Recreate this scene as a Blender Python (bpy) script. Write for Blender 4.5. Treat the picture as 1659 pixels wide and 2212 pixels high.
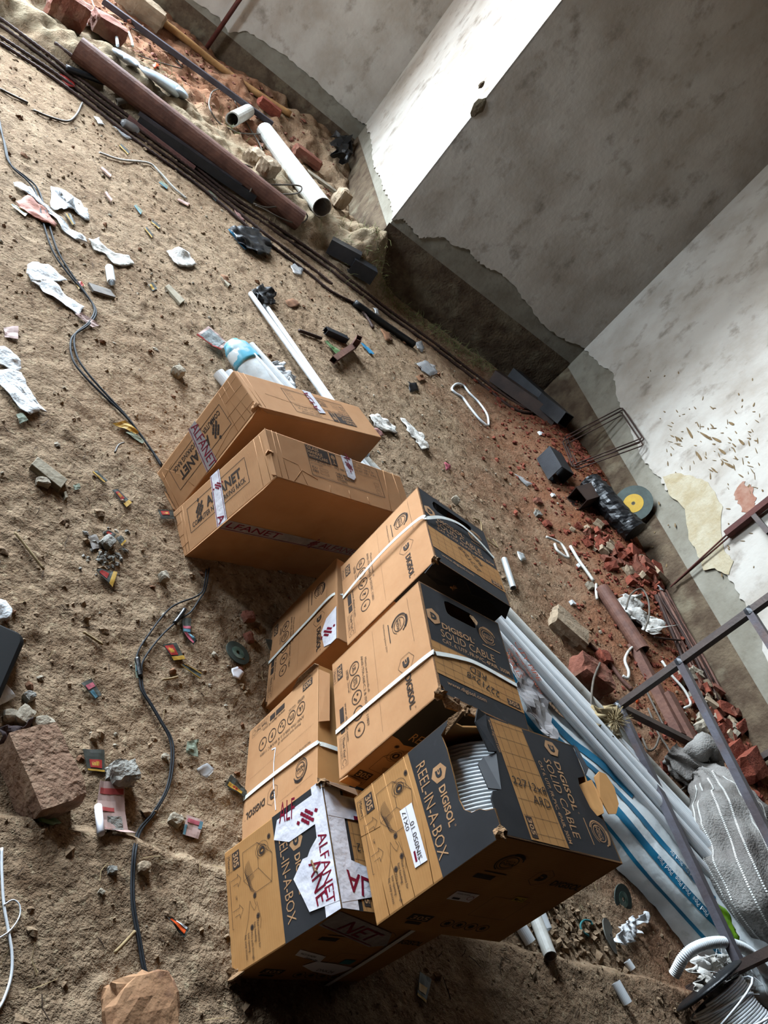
import bpy, bmesh, math, random
import numpy as np
from mathutils import Vector, Matrix, noise
from mathutils.geometry import tessellate_polygon

random.seed(7)
RNG = np.random.default_rng(11)
scene = bpy.context.scene
for _o in list(bpy.data.objects):
    bpy.data.objects.remove(_o)

# ------------------------------------------------------------------ camera
IMG_W, IMG_H = 1659.0, 2212.0
FPX, PITCH, ROLL, CAM_H = 1714.8916, math.radians(25.9914), math.radians(43.816), 1.8159
cp, sp, cr, sr = math.cos(PITCH), math.sin(PITCH), math.cos(ROLL), math.sin(ROLL)
_F = Vector((0, cp, -sp)); _U0 = Vector((0, sp, cp)); _R0 = Vector((1, 0, 0))
CAM_R = cr * _R0 + sr * _U0
CAM_U = -sr * _R0 + cr * _U0
CAM_F = _F
CAM_P = Vector((0, 0, CAM_H))
cam_data = bpy.data.cameras.new('camera')
cam_data.sensor_fit = 'HORIZONTAL'; cam_data.sensor_width = 36.0
cam_data.lens = FPX / IMG_W * 36.0
cam_data.clip_start = 0.02; cam_data.clip_end = 200
cam = bpy.data.objects.new('camera', cam_data)
scene.collection.objects.link(cam)
m3 = Matrix((CAM_R, CAM_U, -CAM_F)).transposed()
cam.matrix_world = Matrix.Translation(CAM_P) @ m3.to_4x4()
scene.camera = cam

# ------------------------------------------------------------------ colour management, world
vs = scene.view_settings
scene.display_settings.display_device = 'sRGB'
vs.view_transform = 'Standard'; vs.look = 'None'; vs.gamma = 1.0; vs.use_curve_mapping = False
vs.exposure = EXPOSURE = 3.45
scene.cycles.use_denoising = True
scene.cycles.max_bounces = 6
scene.cycles.diffuse_bounces = 4
scene.cycles.glossy_bounces = 2
scene.cycles.transmission_bounces = 2
scene.cycles.transparent_max_bounces = 6
scene.cycles.use_adaptive_sampling = True
scene.cycles.adaptive_threshold = 0.04
scene.cycles.caustics_reflective = False
scene.cycles.caustics_refractive = False
scene.cycles.sample_clamp_indirect = 8.0

world = bpy.data.worlds.new('overcast_sky'); scene.world = world
world.use_nodes = True
_bg = world.node_tree.nodes['Background']
_bg.inputs['Color'].default_value = (0.75, 0.88, 1.0, 1)
_bg.inputs['Strength'].default_value = 9.0

# room frame: u runs along the pillar wall, w runs from that wall towards the camera
YAW = math.radians(30.770616)
UD = Vector((math.cos(YAW), math.sin(YAW), 0)); WD = Vector((math.sin(YAW), -math.cos(YAW), 0))
def UW(u, w, z=0.0):
    return UD * u + WD * w + Vector((0, 0, z))
U_SIDE, U_RIGHT, W_FRONT, W_REC, CEIL = 2.014, 4.25, -6.55, -9.45, 5.6
U_LEFT, W_NEAR = -4.9, 2.6
OPEN_A, OPEN_B, OPEN_H = -4.6, -1.15, 5.1          # the wide doorway in the recess wall that lets the daylight in

def sky_portal(a, b, z0, z1, w):
    L = bpy.data.lights.new('opening_daylight', 'AREA')
    L.shape = 'RECTANGLE'; L.size = b - a; L.size_y = z1 - z0
    L.cycles.is_portal = True
    o = bpy.data.objects.new('opening_daylight', L); scene.collection.objects.link(o)
    z = -WD; x = UD; y = Vector((0, 0, 1))
    # light shines along local -Z, into the room (+w)
    mm = Matrix((x, z.cross(x), z)).transposed().to_4x4()
    o.matrix_world = Matrix.Translation(UW((a + b) / 2, w, (z0 + z1) / 2)) @ mm
    return o
sky_portal(OPEN_A, OPEN_B, 0.15, OPEN_H, W_REC - 0.26)
FILL_A, FILL_B, FILL_0, FILL_1 = -5.5, -4.4, 1.2, 3.1     # unseen side-wall opening, added to brighten the shaded front wall
_p2 = sky_portal(FILL_A, FILL_B, FILL_0, FILL_1, 0.0)  # portal of the added opening, extra daylight onto the front wall
_z = -UD; _x = WD
_p2.matrix_world = Matrix.Translation(UW(U_LEFT - .2, (FILL_A + FILL_B) / 2, (FILL_0 + FILL_1) / 2)) @ Matrix((_x, _z.cross(_x), _z)).transposed().to_4x4()

# ------------------------------------------------------------------ helpers
COL = scene.collection
ALBEDO = 0.50     # picture colours of lit surfaces to reflectance
def lin(c):
    return tuple(ALBEDO * ((v / 255.0) / 12.92 if v / 255.0 <= 0.04045 else ((v / 255.0 + 0.055) / 1.055) ** 2.4) for v in c)
def mat(name, c, c2=None, scale=6.0, rough=0.8, metal=0.0, bump=0.0, bscale=60.0, lo=0.35, hi=0.65, c3=None, s3=2.0, lo3=.5, hi3=.7,
        spec=0.3, trans=0.0, alpha=1.0, stretch=None, detail=4.0, ior=1.45, wave=None):
    m = bpy.data.materials.new(name); m.use_nodes = True
    nt = m.node_tree; N = nt.nodes; K = nt.links
    b = N['Principled BSDF']
    b.inputs['Roughness'].default_value = rough; b.inputs['Metallic'].default_value = metal
    b.inputs['Specular IOR Level'].default_value = spec; b.inputs['IOR'].default_value = ior
    b.inputs['Transmission Weight'].default_value = trans; b.inputs['Alpha'].default_value = alpha
    C1 = (*lin(c), 1)
    b.inputs['Base Color'].default_value = C1
    tc = N.new('ShaderNodeTexCoord')
    vec = tc.outputs['Object']
    if stretch:
        mp = N.new('ShaderNodeMapping'); mp.inputs['Scale'].default_value = stretch
        K.new(vec, mp.inputs['Vector']); vec = mp.outputs['Vector']
    cur = None
    def layer(prev, col, sc, l, h):
        nz = N.new('ShaderNodeTexNoise'); nz.inputs['Scale'].default_value = sc; nz.inputs['Detail'].default_value = detail
        nz.inputs['Roughness'].default_value = 0.62
        K.new(vec, nz.inputs['Vector'])
        mr = N.new('ShaderNodeMapRange'); mr.inputs['From Min'].default_value = l; mr.inputs['From Max'].default_value = h
        K.new(nz.outputs['Fac'], mr.inputs['Value'])
        mx = N.new('ShaderNodeMix'); mx.data_type = 'RGBA'
        K.new(mr.outputs['Result'], mx.inputs['Factor'])
        if prev is None: mx.inputs['A'].default_value = C1
        else: K.new(prev, mx.inputs['A'])
        mx.inputs['B'].default_value = (*lin(col), 1)
        return mx.outputs['Result']
    if c2: cur = layer(cur, c2, scale, lo, hi)
    if c3: cur = layer(cur, c3, s3, lo3, hi3)
    if cur is not None: K.new(cur, b.inputs['Base Color'])
    if bump:
        bn = N.new('ShaderNodeTexNoise'); bn.inputs['Scale'].default_value = bscale; bn.inputs['Detail'].default_value = 3
        K.new(vec, bn.inputs['Vector'])
        h = bn.outputs['Fac']
        if wave:
            wv = N.new('ShaderNodeTexWave'); wv.bands_direction = wave[0]; wv.inputs['Scale'].default_value = wave[1]
            wv.inputs['Distortion'].default_value = 0.4
            K.new(tc.outputs['Object'], wv.inputs['Vector'])
            ad = N.new('ShaderNodeMath'); ad.operation = 'MULTIPLY_ADD'; ad.inputs[1].default_value = wave[2]
            K.new(wv.outputs['Fac'], ad.inputs[0]); K.new(h, ad.inputs[2]); h = ad.outputs[0]
        bp = N.new('ShaderNodeBump'); bp.inputs['Strength'].default_value = bump; bp.inputs['Distance'].default_value = 0.01
        K.new(h, bp.inputs['Height']); K.new(bp.outputs['Normal'], b.inputs['Normal'])
    return m

ORG = {}          # world origin of every thing (its children are modelled round it)
def tag(o, label=None, cat=None, group=None, kind=None):
    if label: o['label'] = label
    if cat: o['category'] = cat
    if group: o['group'] = group
    if kind: o['kind'] = kind
    return o
def thing(name, label, cat, loc=(0, 0, 0), group=None, mw=None):
    o = bpy.data.objects.new(name, None); COL.objects.link(o)
    o.empty_display_size = 0.05
    if mw is not None: o.matrix_world = mw; ORG[o.name] = Vector((0, 0, 0))
    else: o.location = loc; ORG[o.name] = Vector(loc)
    return tag(o, label, cat, group)

class MB:
    """collects vertices and faces; build() links them as one mesh object"""
    def __init__(s): s.v = []; s.f = []
    def add(s, vs, fs):
        n = len(s.v); s.v += [tuple(p) for p in vs]; s.f += [tuple(i + n for i in f) for f in fs]; return s
    def hexa(s, p):               # 8 points: bottom ring 0-3, top ring 4-7
        return s.add(p, [(0, 3, 2, 1), (4, 5, 6, 7), (0, 1, 5, 4), (1, 2, 6, 5), (2, 3, 7, 6), (3, 0, 4, 7)])
    def box(s, c, X, Y, Z):       # centre and three half vectors
        c, X, Y, Z = Vector(c), Vector(X), Vector(Y), Vector(Z)
        return s.hexa([c - X - Y - Z, c + X - Y - Z, c + X + Y - Z, c - X + Y - Z, c - X - Y + Z, c + X - Y + Z, c + X + Y + Z, c - X + Y + Z])
    def quad(s, a, b, c, d): return s.add([a, b, c, d], [(0, 1, 2, 3)])
    def poly(s, pts): return s.add(pts, [tuple(range(len(pts)))])
    def tube(s, pts, r, n=10, cap=True, rr=None, up=None):
        pts = [Vector(p) for p in pts]
        m = len(pts); rings = []
        t0 = (pts[1] - pts[0]).normalized()
        a = Vector(up) if up else (Vector((0, 0, 1)) if abs(t0.z) < 0.9 else Vector((1, 0, 0)))
        nx = t0.cross(a).normalized(); ny = nx.cross(t0).normalized()
        for i in range(m):
            t = (pts[min(i + 1, m - 1)] - pts[max(i - 1, 0)]).normalized()
            nx = (nx - t * nx.dot(t)).normalized(); ny = t.cross(nx)
            q = rr[i] if rr else r
            rings.append([pts[i] + nx * (q * math.cos(2 * math.pi * k / n)) + ny * (q * math.sin(2 * math.pi * k / n)) for k in range(n)])
        vs = [p for g in rings for p in g]; fs = []
        for i in range(m - 1):
            for k in range(n):
                k2 = (k + 1) % n
                fs.append((i * n + k, i * n + k2, (i + 1) * n + k2, (i + 1) * n + k))
        if cap: fs += [tuple(range(n - 1, -1, -1)), tuple((m - 1) * n + k for k in range(n))]
        return s.add(vs, fs)
    def pipe(s, a, b, r, t, n=20):  # hollow pipe with wall thickness t
        a, b = Vector(a), Vector(b); d = (b - a).normalized()
        x = d.cross(Vector((0, 0, 1))).normalized(); y = d.cross(x)
        vs = []
        for q, c in ((r, a), (r, b), (r - t, b), (r - t, a)):
            vs += [c + x * q * math.cos(2 * math.pi * k / n) + y * q * math.sin(2 * math.pi * k / n) for k in range(n)]
        fs = [(j * n + k, j * n + (k + 1) % n, ((j + 1) % 4) * n + (k + 1) % n, ((j + 1) % 4) * n + k) for j in range(4) for k in range(n)]
        return s.add(vs, fs)
    def strip(s, pts, wd, h, nrm):  # flat ribbon of width vector wd (list or one) and thickness h along nrm
        pts = [Vector(p) for p in pts]; n = len(pts)
        W = wd if isinstance(wd, list) else [Vector(wd)] * n
        Nn = nrm if isinstance(nrm, list) else [Vector(nrm)] * n
        vs = []
        for p, w, q in zip(pts, W, Nn):
            vs += [p - w / 2, p + w / 2, p + w / 2 + q * h, p - w / 2 + q * h]
        fs = []
        for i in range(n - 1):
            a, b = 4 * i, 4 * i + 4
            for k in range(4): fs.append((a + k, a + (k + 1) % 4, b + (k + 1) % 4, b + k))
        fs += [(3, 2, 1, 0), tuple(4 * (n - 1) + k for k in range(4))]
        return s.add(vs, fs)
    def panel(s, P, outline, holes=(), t=0.004):  # P(x, y, depth) -> point; outline in face coordinates
        loops = [list(outline)] + [list(h) for h in holes]
        flat = [q for l in loops for q in l]; n = len(flat)
        tri = tessellate_polygon([[Vector((q[0], q[1], 0)) for q in l] for l in loops])
        vs = [P(x, y, 0) for x, y in flat] + [P(x, y, -t) for x, y in flat]
        fs = [tuple(f) for f in tri] + [tuple(i + n for i in reversed(f)) for f in tri]
        k = 0
        for l in loops:
            m = len(l)
            for i in range(m): fs.append((k + i, k + (i + 1) % m, n + k + (i + 1) % m, n + k + i))
            k += m
        return s.add(vs, fs)
    def build(s, name, m, parent=None, smooth=False, origin=None, bevel=0.0, label=None, recalc=True):
        if parent is not None: og = ORG[parent.name]
        elif origin is not None: og = Vector(origin)
        else:
            a = np.array(s.v); og = Vector((float(a[:, 0].mean()), float(a[:, 1].mean()), float(a[:, 2].min())))
        me = bpy.data.meshes.new(name)
        a = np.array(s.v) - np.array(og)
        me.from_pydata(a.tolist(), [], s.f)
        if recalc or bevel:
            bm = bmesh.new(); bm.from_mesh(me)
            if recalc: bmesh.ops.recalc_face_normals(bm, faces=bm.faces)
            if bevel: bmesh.ops.bevel(bm, geom=bm.edges[:], offset=bevel, segments=2, affect='EDGES', profile=0.5)
            bm.to_mesh(me); bm.free()
        if smooth: me.polygons.foreach_set('use_smooth', [True] * len(me.polygons))
        if m is not None: me.materials.append(m)
        me.update()
        o = bpy.data.objects.new(name, me); COL.objects.link(o)
        ORG[o.name] = og
        if parent is not None: o.parent = parent
        else: o.location = og
        if label: o['label'] = label
        return o

def px_ray(x, y):
    return CAM_R * ((x - IMG_W / 2) / FPX) - CAM_U * ((y - IMG_H / 2) / FPX) + CAM_F
def smooth01(t):
    t = np.clip(t, 0, 1); return t * t * (3 - 2 * t)

# ------------------------------------------------------------------ ground height
_grids = {}
def vnoise(u, w, cell, seed):
    if (cell, seed) not in _grids: _grids[(cell, seed)] = np.random.default_rng(seed).random((128, 128)) * 2 - 1
    g = _grids[(cell, seed)]
    x = np.asarray(u) / cell + 200.3; y = np.asarray(w) / cell + 300.7
    xi = np.floor(x).astype(int); yi = np.floor(y).astype(int)
    fx = x - xi; fy = y - yi
    fx = fx * fx * (3 - 2 * fx); fy = fy * fy * (3 - 2 * fy)
    a = g[xi % 128, yi % 128]; b = g[(xi + 1) % 128, yi % 128]; c = g[xi % 128, (yi + 1) % 128]; d = g[(xi + 1) % 128, (yi + 1) % 128]
    return (a * (1 - fx) + b * fx) * (1 - fy) + (c * (1 - fx) + d * fx) * fy
def hf(u, w):
    u = np.asarray(u, float); w = np.asarray(w, float)
    z = 0.010 * vnoise(u, w, 0.9, 1) + 0.005 * vnoise(u, w, 0.27, 2)
    ledge = smooth01((w + 1.10 + 0.022 * vnoise(u, w, 0.16, 5) + 0.01 * vnoise(u, w, 0.05, 6)) / 0.045)
    z = z + 0.052 * ledge
    right = smooth01((u - 3.2) / 1.05) * smooth01((w + 7.2) / 2.2)
    z = z + 0.28 * right * (1 + 0.12 * vnoise(u, w, 0.5, 8))
    lft = 1 - smooth01((u - 1.95) / 0.35)
    z = z + lft * (0.20 * smooth01((-6.12 - w + 0.05 * vnoise(u, w, 0.4, 9)) / 0.42) + 0.09 * smooth01((u - 0.2) / 0.9) * smooth01((-7.8 - w) / 1.5) - 0.07 * smooth01((-7.2 - w) / 0.4) * smooth01((w + 8.9) / .5))
    z = z + (1 - lft) * 0.05 * smooth01((-6.05 - w) / 0.45) * smooth01((4.0 - u) / .5)
    z = z + (0.24 + .07 * vnoise(u, w, .11, 15) + .05 * vnoise(u, w, .05, 16)) * np.exp(-(((u - 2.0) / 0.25) ** 2 + ((w + 6.56) / 0.26) ** 2))
    z = z + lft * .045 * (vnoise(u, w, .17, 17) + .6 * vnoise(u, w, .07, 18)) * smooth01((-6.1 - w) / .3)
    return z
def hfine(u, w):
    z = hf(u, w)
    clod = vnoise(u, w, 0.11, 12); clod = np.maximum(clod - 0.25, 0)
    return z + 0.004 * vnoise(u, w, 0.085, 3) + 0.004 * vnoise(u, w, 0.04, 4) + 0.010 * clod * vnoise(u, w, 0.03, 13) + 0.0025 * vnoise(u, w, 0.019, 14)
def gz(p):
    return float(hf(p.dot(UD), p.dot(WD)))
def _inside(p, lift, z=None):
    """keep a ground point on the room side of the walls"""
    u, w = p.dot(UD), p.dot(WD)
    u2 = min(u, U_RIGHT - .035); w2 = max(w, W_REC + .04)
    if u2 > U_SIDE - .03 and w2 < W_FRONT + .035:
        if w2 < W_FRONT - .35 and u2 < 2.5: u2 = U_SIDE - .03
        else: w2 = W_FRONT + .035
    if (u2, w2) == (u, w): return p
    return UW(u2, w2, float(hf(u2, w2)) + lift)
def at(x, y, lift=0.0):
    """the point of the ground seen at a picture position, raised by lift"""
    d = px_ray(x, y); t = -CAM_H / d.z
    lo, hi = 0.15 * t, 1.15 * t
    du_, dw_, dz_ = d.dot(UD), d.dot(WD), d.z
    for _ in range(3):
        s_ = np.linspace(lo, hi, 160)
        hit = CAM_H + dz_ * s_ <= hf(du_ * s_, dw_ * s_) + lift
        k = int(np.argmax(hit)) if hit.any() else 159
        k = max(k, 1); lo, hi = float(s_[k - 1]), float(s_[k])
    return _inside(CAM_P + d * hi, lift)
def on_w(x, y, w):
    d = px_ray(x, y); return CAM_P + d * ((w - CAM_P.dot(WD)) / d.dot(WD))
def on_u(x, y, u):
    d = px_ray(x, y); return CAM_P + d * ((u - CAM_P.dot(UD)) / d.dot(UD))
def drop(p, lift=0.0):
    """put a point on the ground"""
    return Vector((p.x, p.y, gz(p) + lift))
def path(pxs, lift=0.0):
    return [at(x, y, lift) for x, y in pxs]
def spline(pts, n=8):
    """Catmull-Rom through the points"""
    P = [Vector(p) for p in pts]; P = [P[0] * 2 - P[1]] + P + [P[-1] * 2 - P[-2]]
    out = []
    for i in range(1, len(P) - 2):
        a, b, c, d = P[i - 1], P[i], P[i + 1], P[i + 2]
        for k in range(n):
            t = k / n
            out.append(0.5 * ((2 * b) + (c - a) * t + (2 * a - 5 * b + 4 * c - d) * t * t + (3 * b - a - 3 * c + d) * t ** 3))
    out.append(P[-2]); return out

# ------------------------------------------------------------------ setting: materials
def wall_material(name, base, grey, dark, sp=2.2):
    m = mat(name, base, grey, scale=sp, lo=.40, hi=.66, c3=dark, s3=6.5, lo3=.55, hi3=.78, rough=.9, bump=.3, bscale=25, spec=.15, stretch=(1, 1, .8), detail=6)
    return m
MAT_PLASTER = wall_material('aged_lime_plaster', (223, 216, 205), (194, 183, 169), (140, 127, 113))
MAT_CEMENT = mat('bare_cement_render', (164, 158, 143), (140, 132, 116), scale=4, rough=.95, bump=.3, bscale=30, c3=(120, 112, 95), s3=9, lo3=.55, hi3=.8)
MAT_ROUGH = mat('dirty_rough_base', (120, 103, 82), (84, 66, 50), scale=7, rough=1, bump=.8, bscale=45, c3=(150, 140, 116), s3=3.2, lo3=.55, hi3=.75)
MAT_LOW_BOUNCE = mat('dark_low_bounce_wall', (52, 40, 34), (40, 31, 27), scale=5, rough=1, bump=.5, bscale=20)  # for unseen walls and ceiling, darkened so the cartons' far-from-light sides get less bounce
MAT_YELLOW = mat('cracked_yellow_render', (212, 200, 172), (190, 172, 136), scale=9, rough=.95, bump=.5, bscale=50)
MAT_REDSTAIN = mat('red_earth_stain', (172, 116, 94), (190, 150, 130), scale=16, rough=1)

# ------------------------------------------------------------------ setting: floor
def ground_mesh():
    us = np.concatenate([np.arange(-4.8, -1.6, 0.08), np.arange(-1.6, 0.0, 0.0165), np.arange(0.0, 2.2, 0.010), np.arange(2.2, 4.26, 0.0165)])
    ws = np.concatenate([np.arange(-9.6, -7.0, 0.035), np.arange(-7.0, -3.0, 0.022), np.arange(-3.0, -2.2, 0.0165), np.arange(-2.2, -.4, .010), np.arange(-.4, 0.3, 0.0165), np.arange(0.3, 2.65, 0.08)])
    A, B = np.meshgrid(us, ws, indexing='ij')
    Z = hfine(A, B)
    X = A * UD.x + B * WD.x; Y = A * UD.y + B * WD.y
    n, k = A.shape
    V = np.stack([X, Y, Z], -1).reshape(-1, 3)
    idx = np.arange(n * k).reshape(n, k)
    Fq = np.stack([idx[:-1, :-1], idx[1:, :-1], idx[1:, 1:], idx[:-1, 1:]], -1).reshape(-1, 4)
    me = bpy.data.meshes.new('floor')
    me.vertices.add(len(V)); me.vertices.foreach_set('co', V.ravel())
    me.loops.add(Fq.size); me.loops.foreach_set('vertex_index', Fq.ravel())
    me.polygons.add(len(Fq)); me.polygons.foreach_set('loop_start', np.arange(0, Fq.size, 4)); me.polygons.foreach_set('loop_total', np.full(len(Fq), 4))
    me.polygons.foreach_set('use_smooth', np.ones(len(Fq), bool))
    me.update(calc_edges=True); me.validate()
    if me.polygons[0].normal.z < 0: me.flip_normals()
    return me
def dirt_material():
    m = bpy.data.materials.new('trodden_earth'); m.use_nodes = True
    nt = m.node_tree; N = nt.nodes; K = nt.links; b = N['Principled BSDF']
    b.inputs['Roughness'].default_value = 1.0; b.inputs['Specular IOR Level'].default_value = 0.05
    geo = N.new('ShaderNodeNewGeometry')
    def dot(v):
        n = N.new('ShaderNodeVectorMath'); n.operation = 'DOT_PRODUCT'; n.inputs[1].default_value = v
        K.new(geo.outputs['Position'], n.inputs[0]); return n.outputs['Value']
    def nz(sc, d=6, r=.6, vec=None):
        n = N.new('ShaderNodeTexNoise'); n.inputs['Scale'].default_value = sc; n.inputs['Detail'].default_value = d; n.inputs['Roughness'].default_value = r
        K.new(vec or geo.outputs['Position'], n.inputs['Vector']); return n.outputs['Fac']
    def mr(x, a, c, lo=0., hi=1.):
        n = N.new('ShaderNodeMapRange'); n.inputs['From Min'].default_value = a; n.inputs['From Max'].default_value = c
        n.inputs['To Min'].default_value = lo; n.inputs['To Max'].default_value = hi; K.new(x, n.inputs['Value']); return n.outputs['Result']
    def mth(op, x, y):
        n = N.new('ShaderNodeMath'); n.operation = op
        for i, v in enumerate((x, y)):
            if isinstance(v, (int, float)): n.inputs[i].default_value = v
            else: K.new(v, n.inputs[i])
        return n.outputs[0]
    def mix(f, a, c):
        n = N.new('ShaderNodeMix'); n.data_type = 'RGBA'; K.new(f, n.inputs['Factor'])
        for nm, v in (('A', a), ('B', c)):
            if isinstance(v, tuple): n.inputs[nm].default_value = (*lin(v), 1)
            else: K.new(v, n.inputs[nm])
        return n.outputs['Result']
    col = mix(mr(nz(2.3, 4), .35, .68), (182, 156, 128), (160, 132, 105))
    col = mix(mr(nz(11, 4), .5, .72), col, (126, 100, 77))
    col = mix(mr(nz(45, 3), .56, .72), col, (196, 174, 142))
    col = mix(mr(nz(70, 2), .60, .74), col, (92, 70, 52))
    # brick dust along the right-hand wall and in the alcove
    u = dot(tuple(UD)); w = dot(tuple(WD))
    ru = mth('ADD', u, mth('MULTIPLY', mth('SUBTRACT', nz(1.6, 2), .5), 1.6))
    red = mth('MULTIPLY', mr(ru, 2.5, 4.0), mr(w, -7.0, -5.6))
    red2 = mth('MULTIPLY', mr(w, -6.95, -7.5), mr(ru, 1.6, 0.9))
    redm = mth('MAXIMUM', red, mth('MULTIPLY', red2, .75))
    col = mix(mth('MULTIPLY', redm, mr(nz(6, 4), .25, .6, .45, 1.)), col, (146, 88, 60))
    # the pale dried mud of the grade beam
    pale = mth('MULTIPLY', mth('MULTIPLY', mr(w, -6.15, -6.4), mr(w, -7.1, -6.9)), mr(u, 2.5, 2.1))
    col = mix(mth('MULTIPLY', pale, mr(nz(9, 4), .3, .6)), col, (174, 157, 130))
    K.new(col, b.inputs['Base Color'])
    h = mth('ADD', mth('MULTIPLY', nz(55, 4, .7), .8), mth('MULTIPLY', nz(18, 4, .65), 1.2))
    bp = N.new('ShaderNodeBump'); bp.inputs['Strength'].default_value = .9; bp.inputs['Distance'].default_value = .016
    K.new(h, bp.inputs['Height']); K.new(bp.outputs['Normal'], b.inputs['Normal'])
    return m
MAT_DIRT = dirt_material()
_me = ground_mesh(); _me.materials.append(MAT_DIRT)
floor = bpy.data.objects.new('floor', _me); COL.objects.link(floor)
tag(floor, 'uneven trodden brown earth floor of the unfinished room', kind='structure')
ORG['floor'] = Vector((0, 0, 0))

# ------------------------------------------------------------------ setting: walls
def slab(name, u0, u1, w0, w1, z0, z1, m, label):
    b = MB()
    b.hexa([UW(u0, w0, z0), UW(u1, w0, z0), UW(u1, w1, z0), UW(u0, w1, z0), UW(u0, w0, z1), UW(u1, w0, z1), UW(u1, w1, z1), UW(u0, w1, z1)])
    o = b.build(name, m, origin=UW((u0 + u1) / 2, (w0 + w1) / 2, z0))
    return tag(o, label, kind='structure')
wall_front = slab('wall_front', U_SIDE + .012, U_RIGHT + .3, W_REC - .3, W_FRONT - .012, -.3, CEIL, MAT_CEMENT, 'grey projecting wall block in shade behind the boxes')
slab('wall_right_near', U_RIGHT + .0, U_RIGHT + .3, -1.7, W_NEAR, -.3, CEIL, MAT_LOW_BOUNCE, 'unseen continuation of the right wall, darkened to cut bounce light')  # unseen stretch, dark so it throws little light back on the cartons
wall_right = slab('wall_right', U_RIGHT + .012, U_RIGHT + .3, W_FRONT - .3, -1.7, -.3, CEIL, MAT_CEMENT, 'pale wall with splashes and a shadow by its corner')
wall_recess = slab('wall_recess', OPEN_B, U_SIDE + .05, W_REC - .3, W_REC - .012, -.3, CEIL, MAT_CEMENT, 'stained wall at the back of the alcove')
slab('wall_left_near', U_LEFT - .25, U_LEFT, FILL_B, W_NEAR, -.3, CEIL, MAT_LOW_BOUNCE, 'unseen near part of the left wall, darkened to cut bounce light')
slab('wall_left', U_LEFT - .25, U_LEFT, W_REC - .3, FILL_A, -.3, CEIL, MAT_PLASTER, 'plastered unseen side wall of the room, pale to bounce light')  # unseen, finished pale to reflect daylight onto the front wall
slab('wall_left_sill', U_LEFT - .25, U_LEFT, FILL_A, FILL_B, -.3, FILL_0, MAT_PLASTER, 'wall below the added side opening outside the picture')
slab('wall_left_lintel', U_LEFT - .25, U_LEFT, FILL_A, FILL_B, FILL_1, CEIL, MAT_PLASTER, 'wall above the added side opening outside the picture')
slab('wall_back', U_LEFT - .25, U_RIGHT + .3, W_NEAR, W_NEAR + .25, -.3, CEIL, MAT_LOW_BOUNCE, 'unseen wall behind the viewer, darkened to cut bounce light')
slab('wall_lintel', U_LEFT - .25, OPEN_B, W_REC - .3, W_REC - .012, OPEN_H, CEIL, MAT_CEMENT, 'lintel over the wide doorway')
slab('wall_jamb', U_LEFT - .25, OPEN_A, W_REC - .3, W_REC - .012, -.3, OPEN_H, MAT_CEMENT, 'jamb beside the wide doorway')
slab('ceiling', U_LEFT - .25, U_RIGHT + .3, W_REC - .3, -3.6, CEIL, CEIL + .2, MAT_PLASTER, 'plastered unseen ceiling over the far half of the room, pale to bounce light')  # split from the near part and kept pale as a reflector for the front wall
slab('ceiling_near', U_LEFT - .25, U_RIGHT + .3, -3.6, W_NEAR + .25, CEIL, CEIL + .2, MAT_LOW_BOUNCE, 'unseen ceiling over the near half of the room, darkened to cut bounce light')  # toned dark to keep reflected light off the cartons
_b = MB(); _b.quad(UW(-40, -60, -.32), UW(40, -60, -.32), UW(40, 30, -.32), UW(-40, 30, -.32))
tag(_b.build('ground_outside', MAT_DIRT, origin=UW(0, -12, -.32)), 'earth ground outside the doorway', kind='structure')

def jag(pts, n=7, amp=0.012):
    out = []
    for (a, b) in zip(pts[:-1], pts[1:]):
        for k in range(n):
            t = k / n; out.append((a[0] + (b[0] - a[0]) * t, a[1] + (b[1] - a[1]) * t + (random.uniform(-amp, amp) if k else 0)))
    out.append(pts[-1]); return out
def coat(parent, name, m, low, top, P, t=0.012, n=7, amp=.012):
    lo = jag(low, n, amp)
    out = lo + [(lo[-1][0], top), (lo[0][0], top)]
    return MB().panel(P, out, t=t).build(name, m, parent)
def front_pt(u, z, d): return UW(u, W_FRONT + d, z)
def side_pt(w, z, d): return UW(U_SIDE - d, w, z)
def rec_pt(u, z, d): return UW(u, W_REC + d, z)
def right_pt(w, z, d): return UW(U_RIGHT - d, w, z)
def fu(x, y): p = on_w(x, y, W_FRONT); return (p.dot(UD), p.z)
def ru_(x, y): p = on_u(x, y, U_RIGHT); return (p.dot(WD), p.z)
def su(x, y): p = on_u(x, y, U_SIDE); return (p.dot(WD), p.z)
def cu_(x, y): p = on_w(x, y, W_REC); return (p.dot(UD), p.z)
low = [(U_SIDE - .0, .55)] + [fu(*q) for q in [(872, 472), (886, 488), (905, 515), (930, 512), (958, 512), (985, 532), (1012, 538), (1025, 560), (1048, 575), (1080, 590), (1105, 612), (1138, 655), (1165, 692), (1200, 722), (1232, 740)]] + [(U_RIGHT + .01, .72)]
coat(wall_front, 'plaster_coat', MAT_PLASTER, low, CEIL, front_pt, t=.012)
low = [(W_FRONT - .0, .70)] + [ru_(*q) for q in [(1282, 772), (1302, 792), (1325, 806), (1330, 850), (1345, 885), (1362, 925), (1385, 985), (1402, 1010), (1425, 1030), (1440, 1060), (1452, 1050), (1475, 1080), (1486, 1128), (1500, 1180), (1540, 1215), (1572, 1243), (1590, 1275), (1612, 1312), (1630, 1336), (1652, 1415)]] + [(-1.7, .55)]
coat(wall_right, 'plaster_coat', MAT_PLASTER, low, CEIL, right_pt, t=.012)
low = [(W_REC + .0, .62)] + [su(*q) for q in [(797, 285), (803, 320), (807, 352), (812, 372), (824, 388), (832, 415), (842, 432), (848, 455)]] + [(W_FRONT, .55)]
coat(wall_front, 'plaster_coat', MAT_PLASTER, low, CEIL, side_pt, t=.012, amp=.02)
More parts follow.
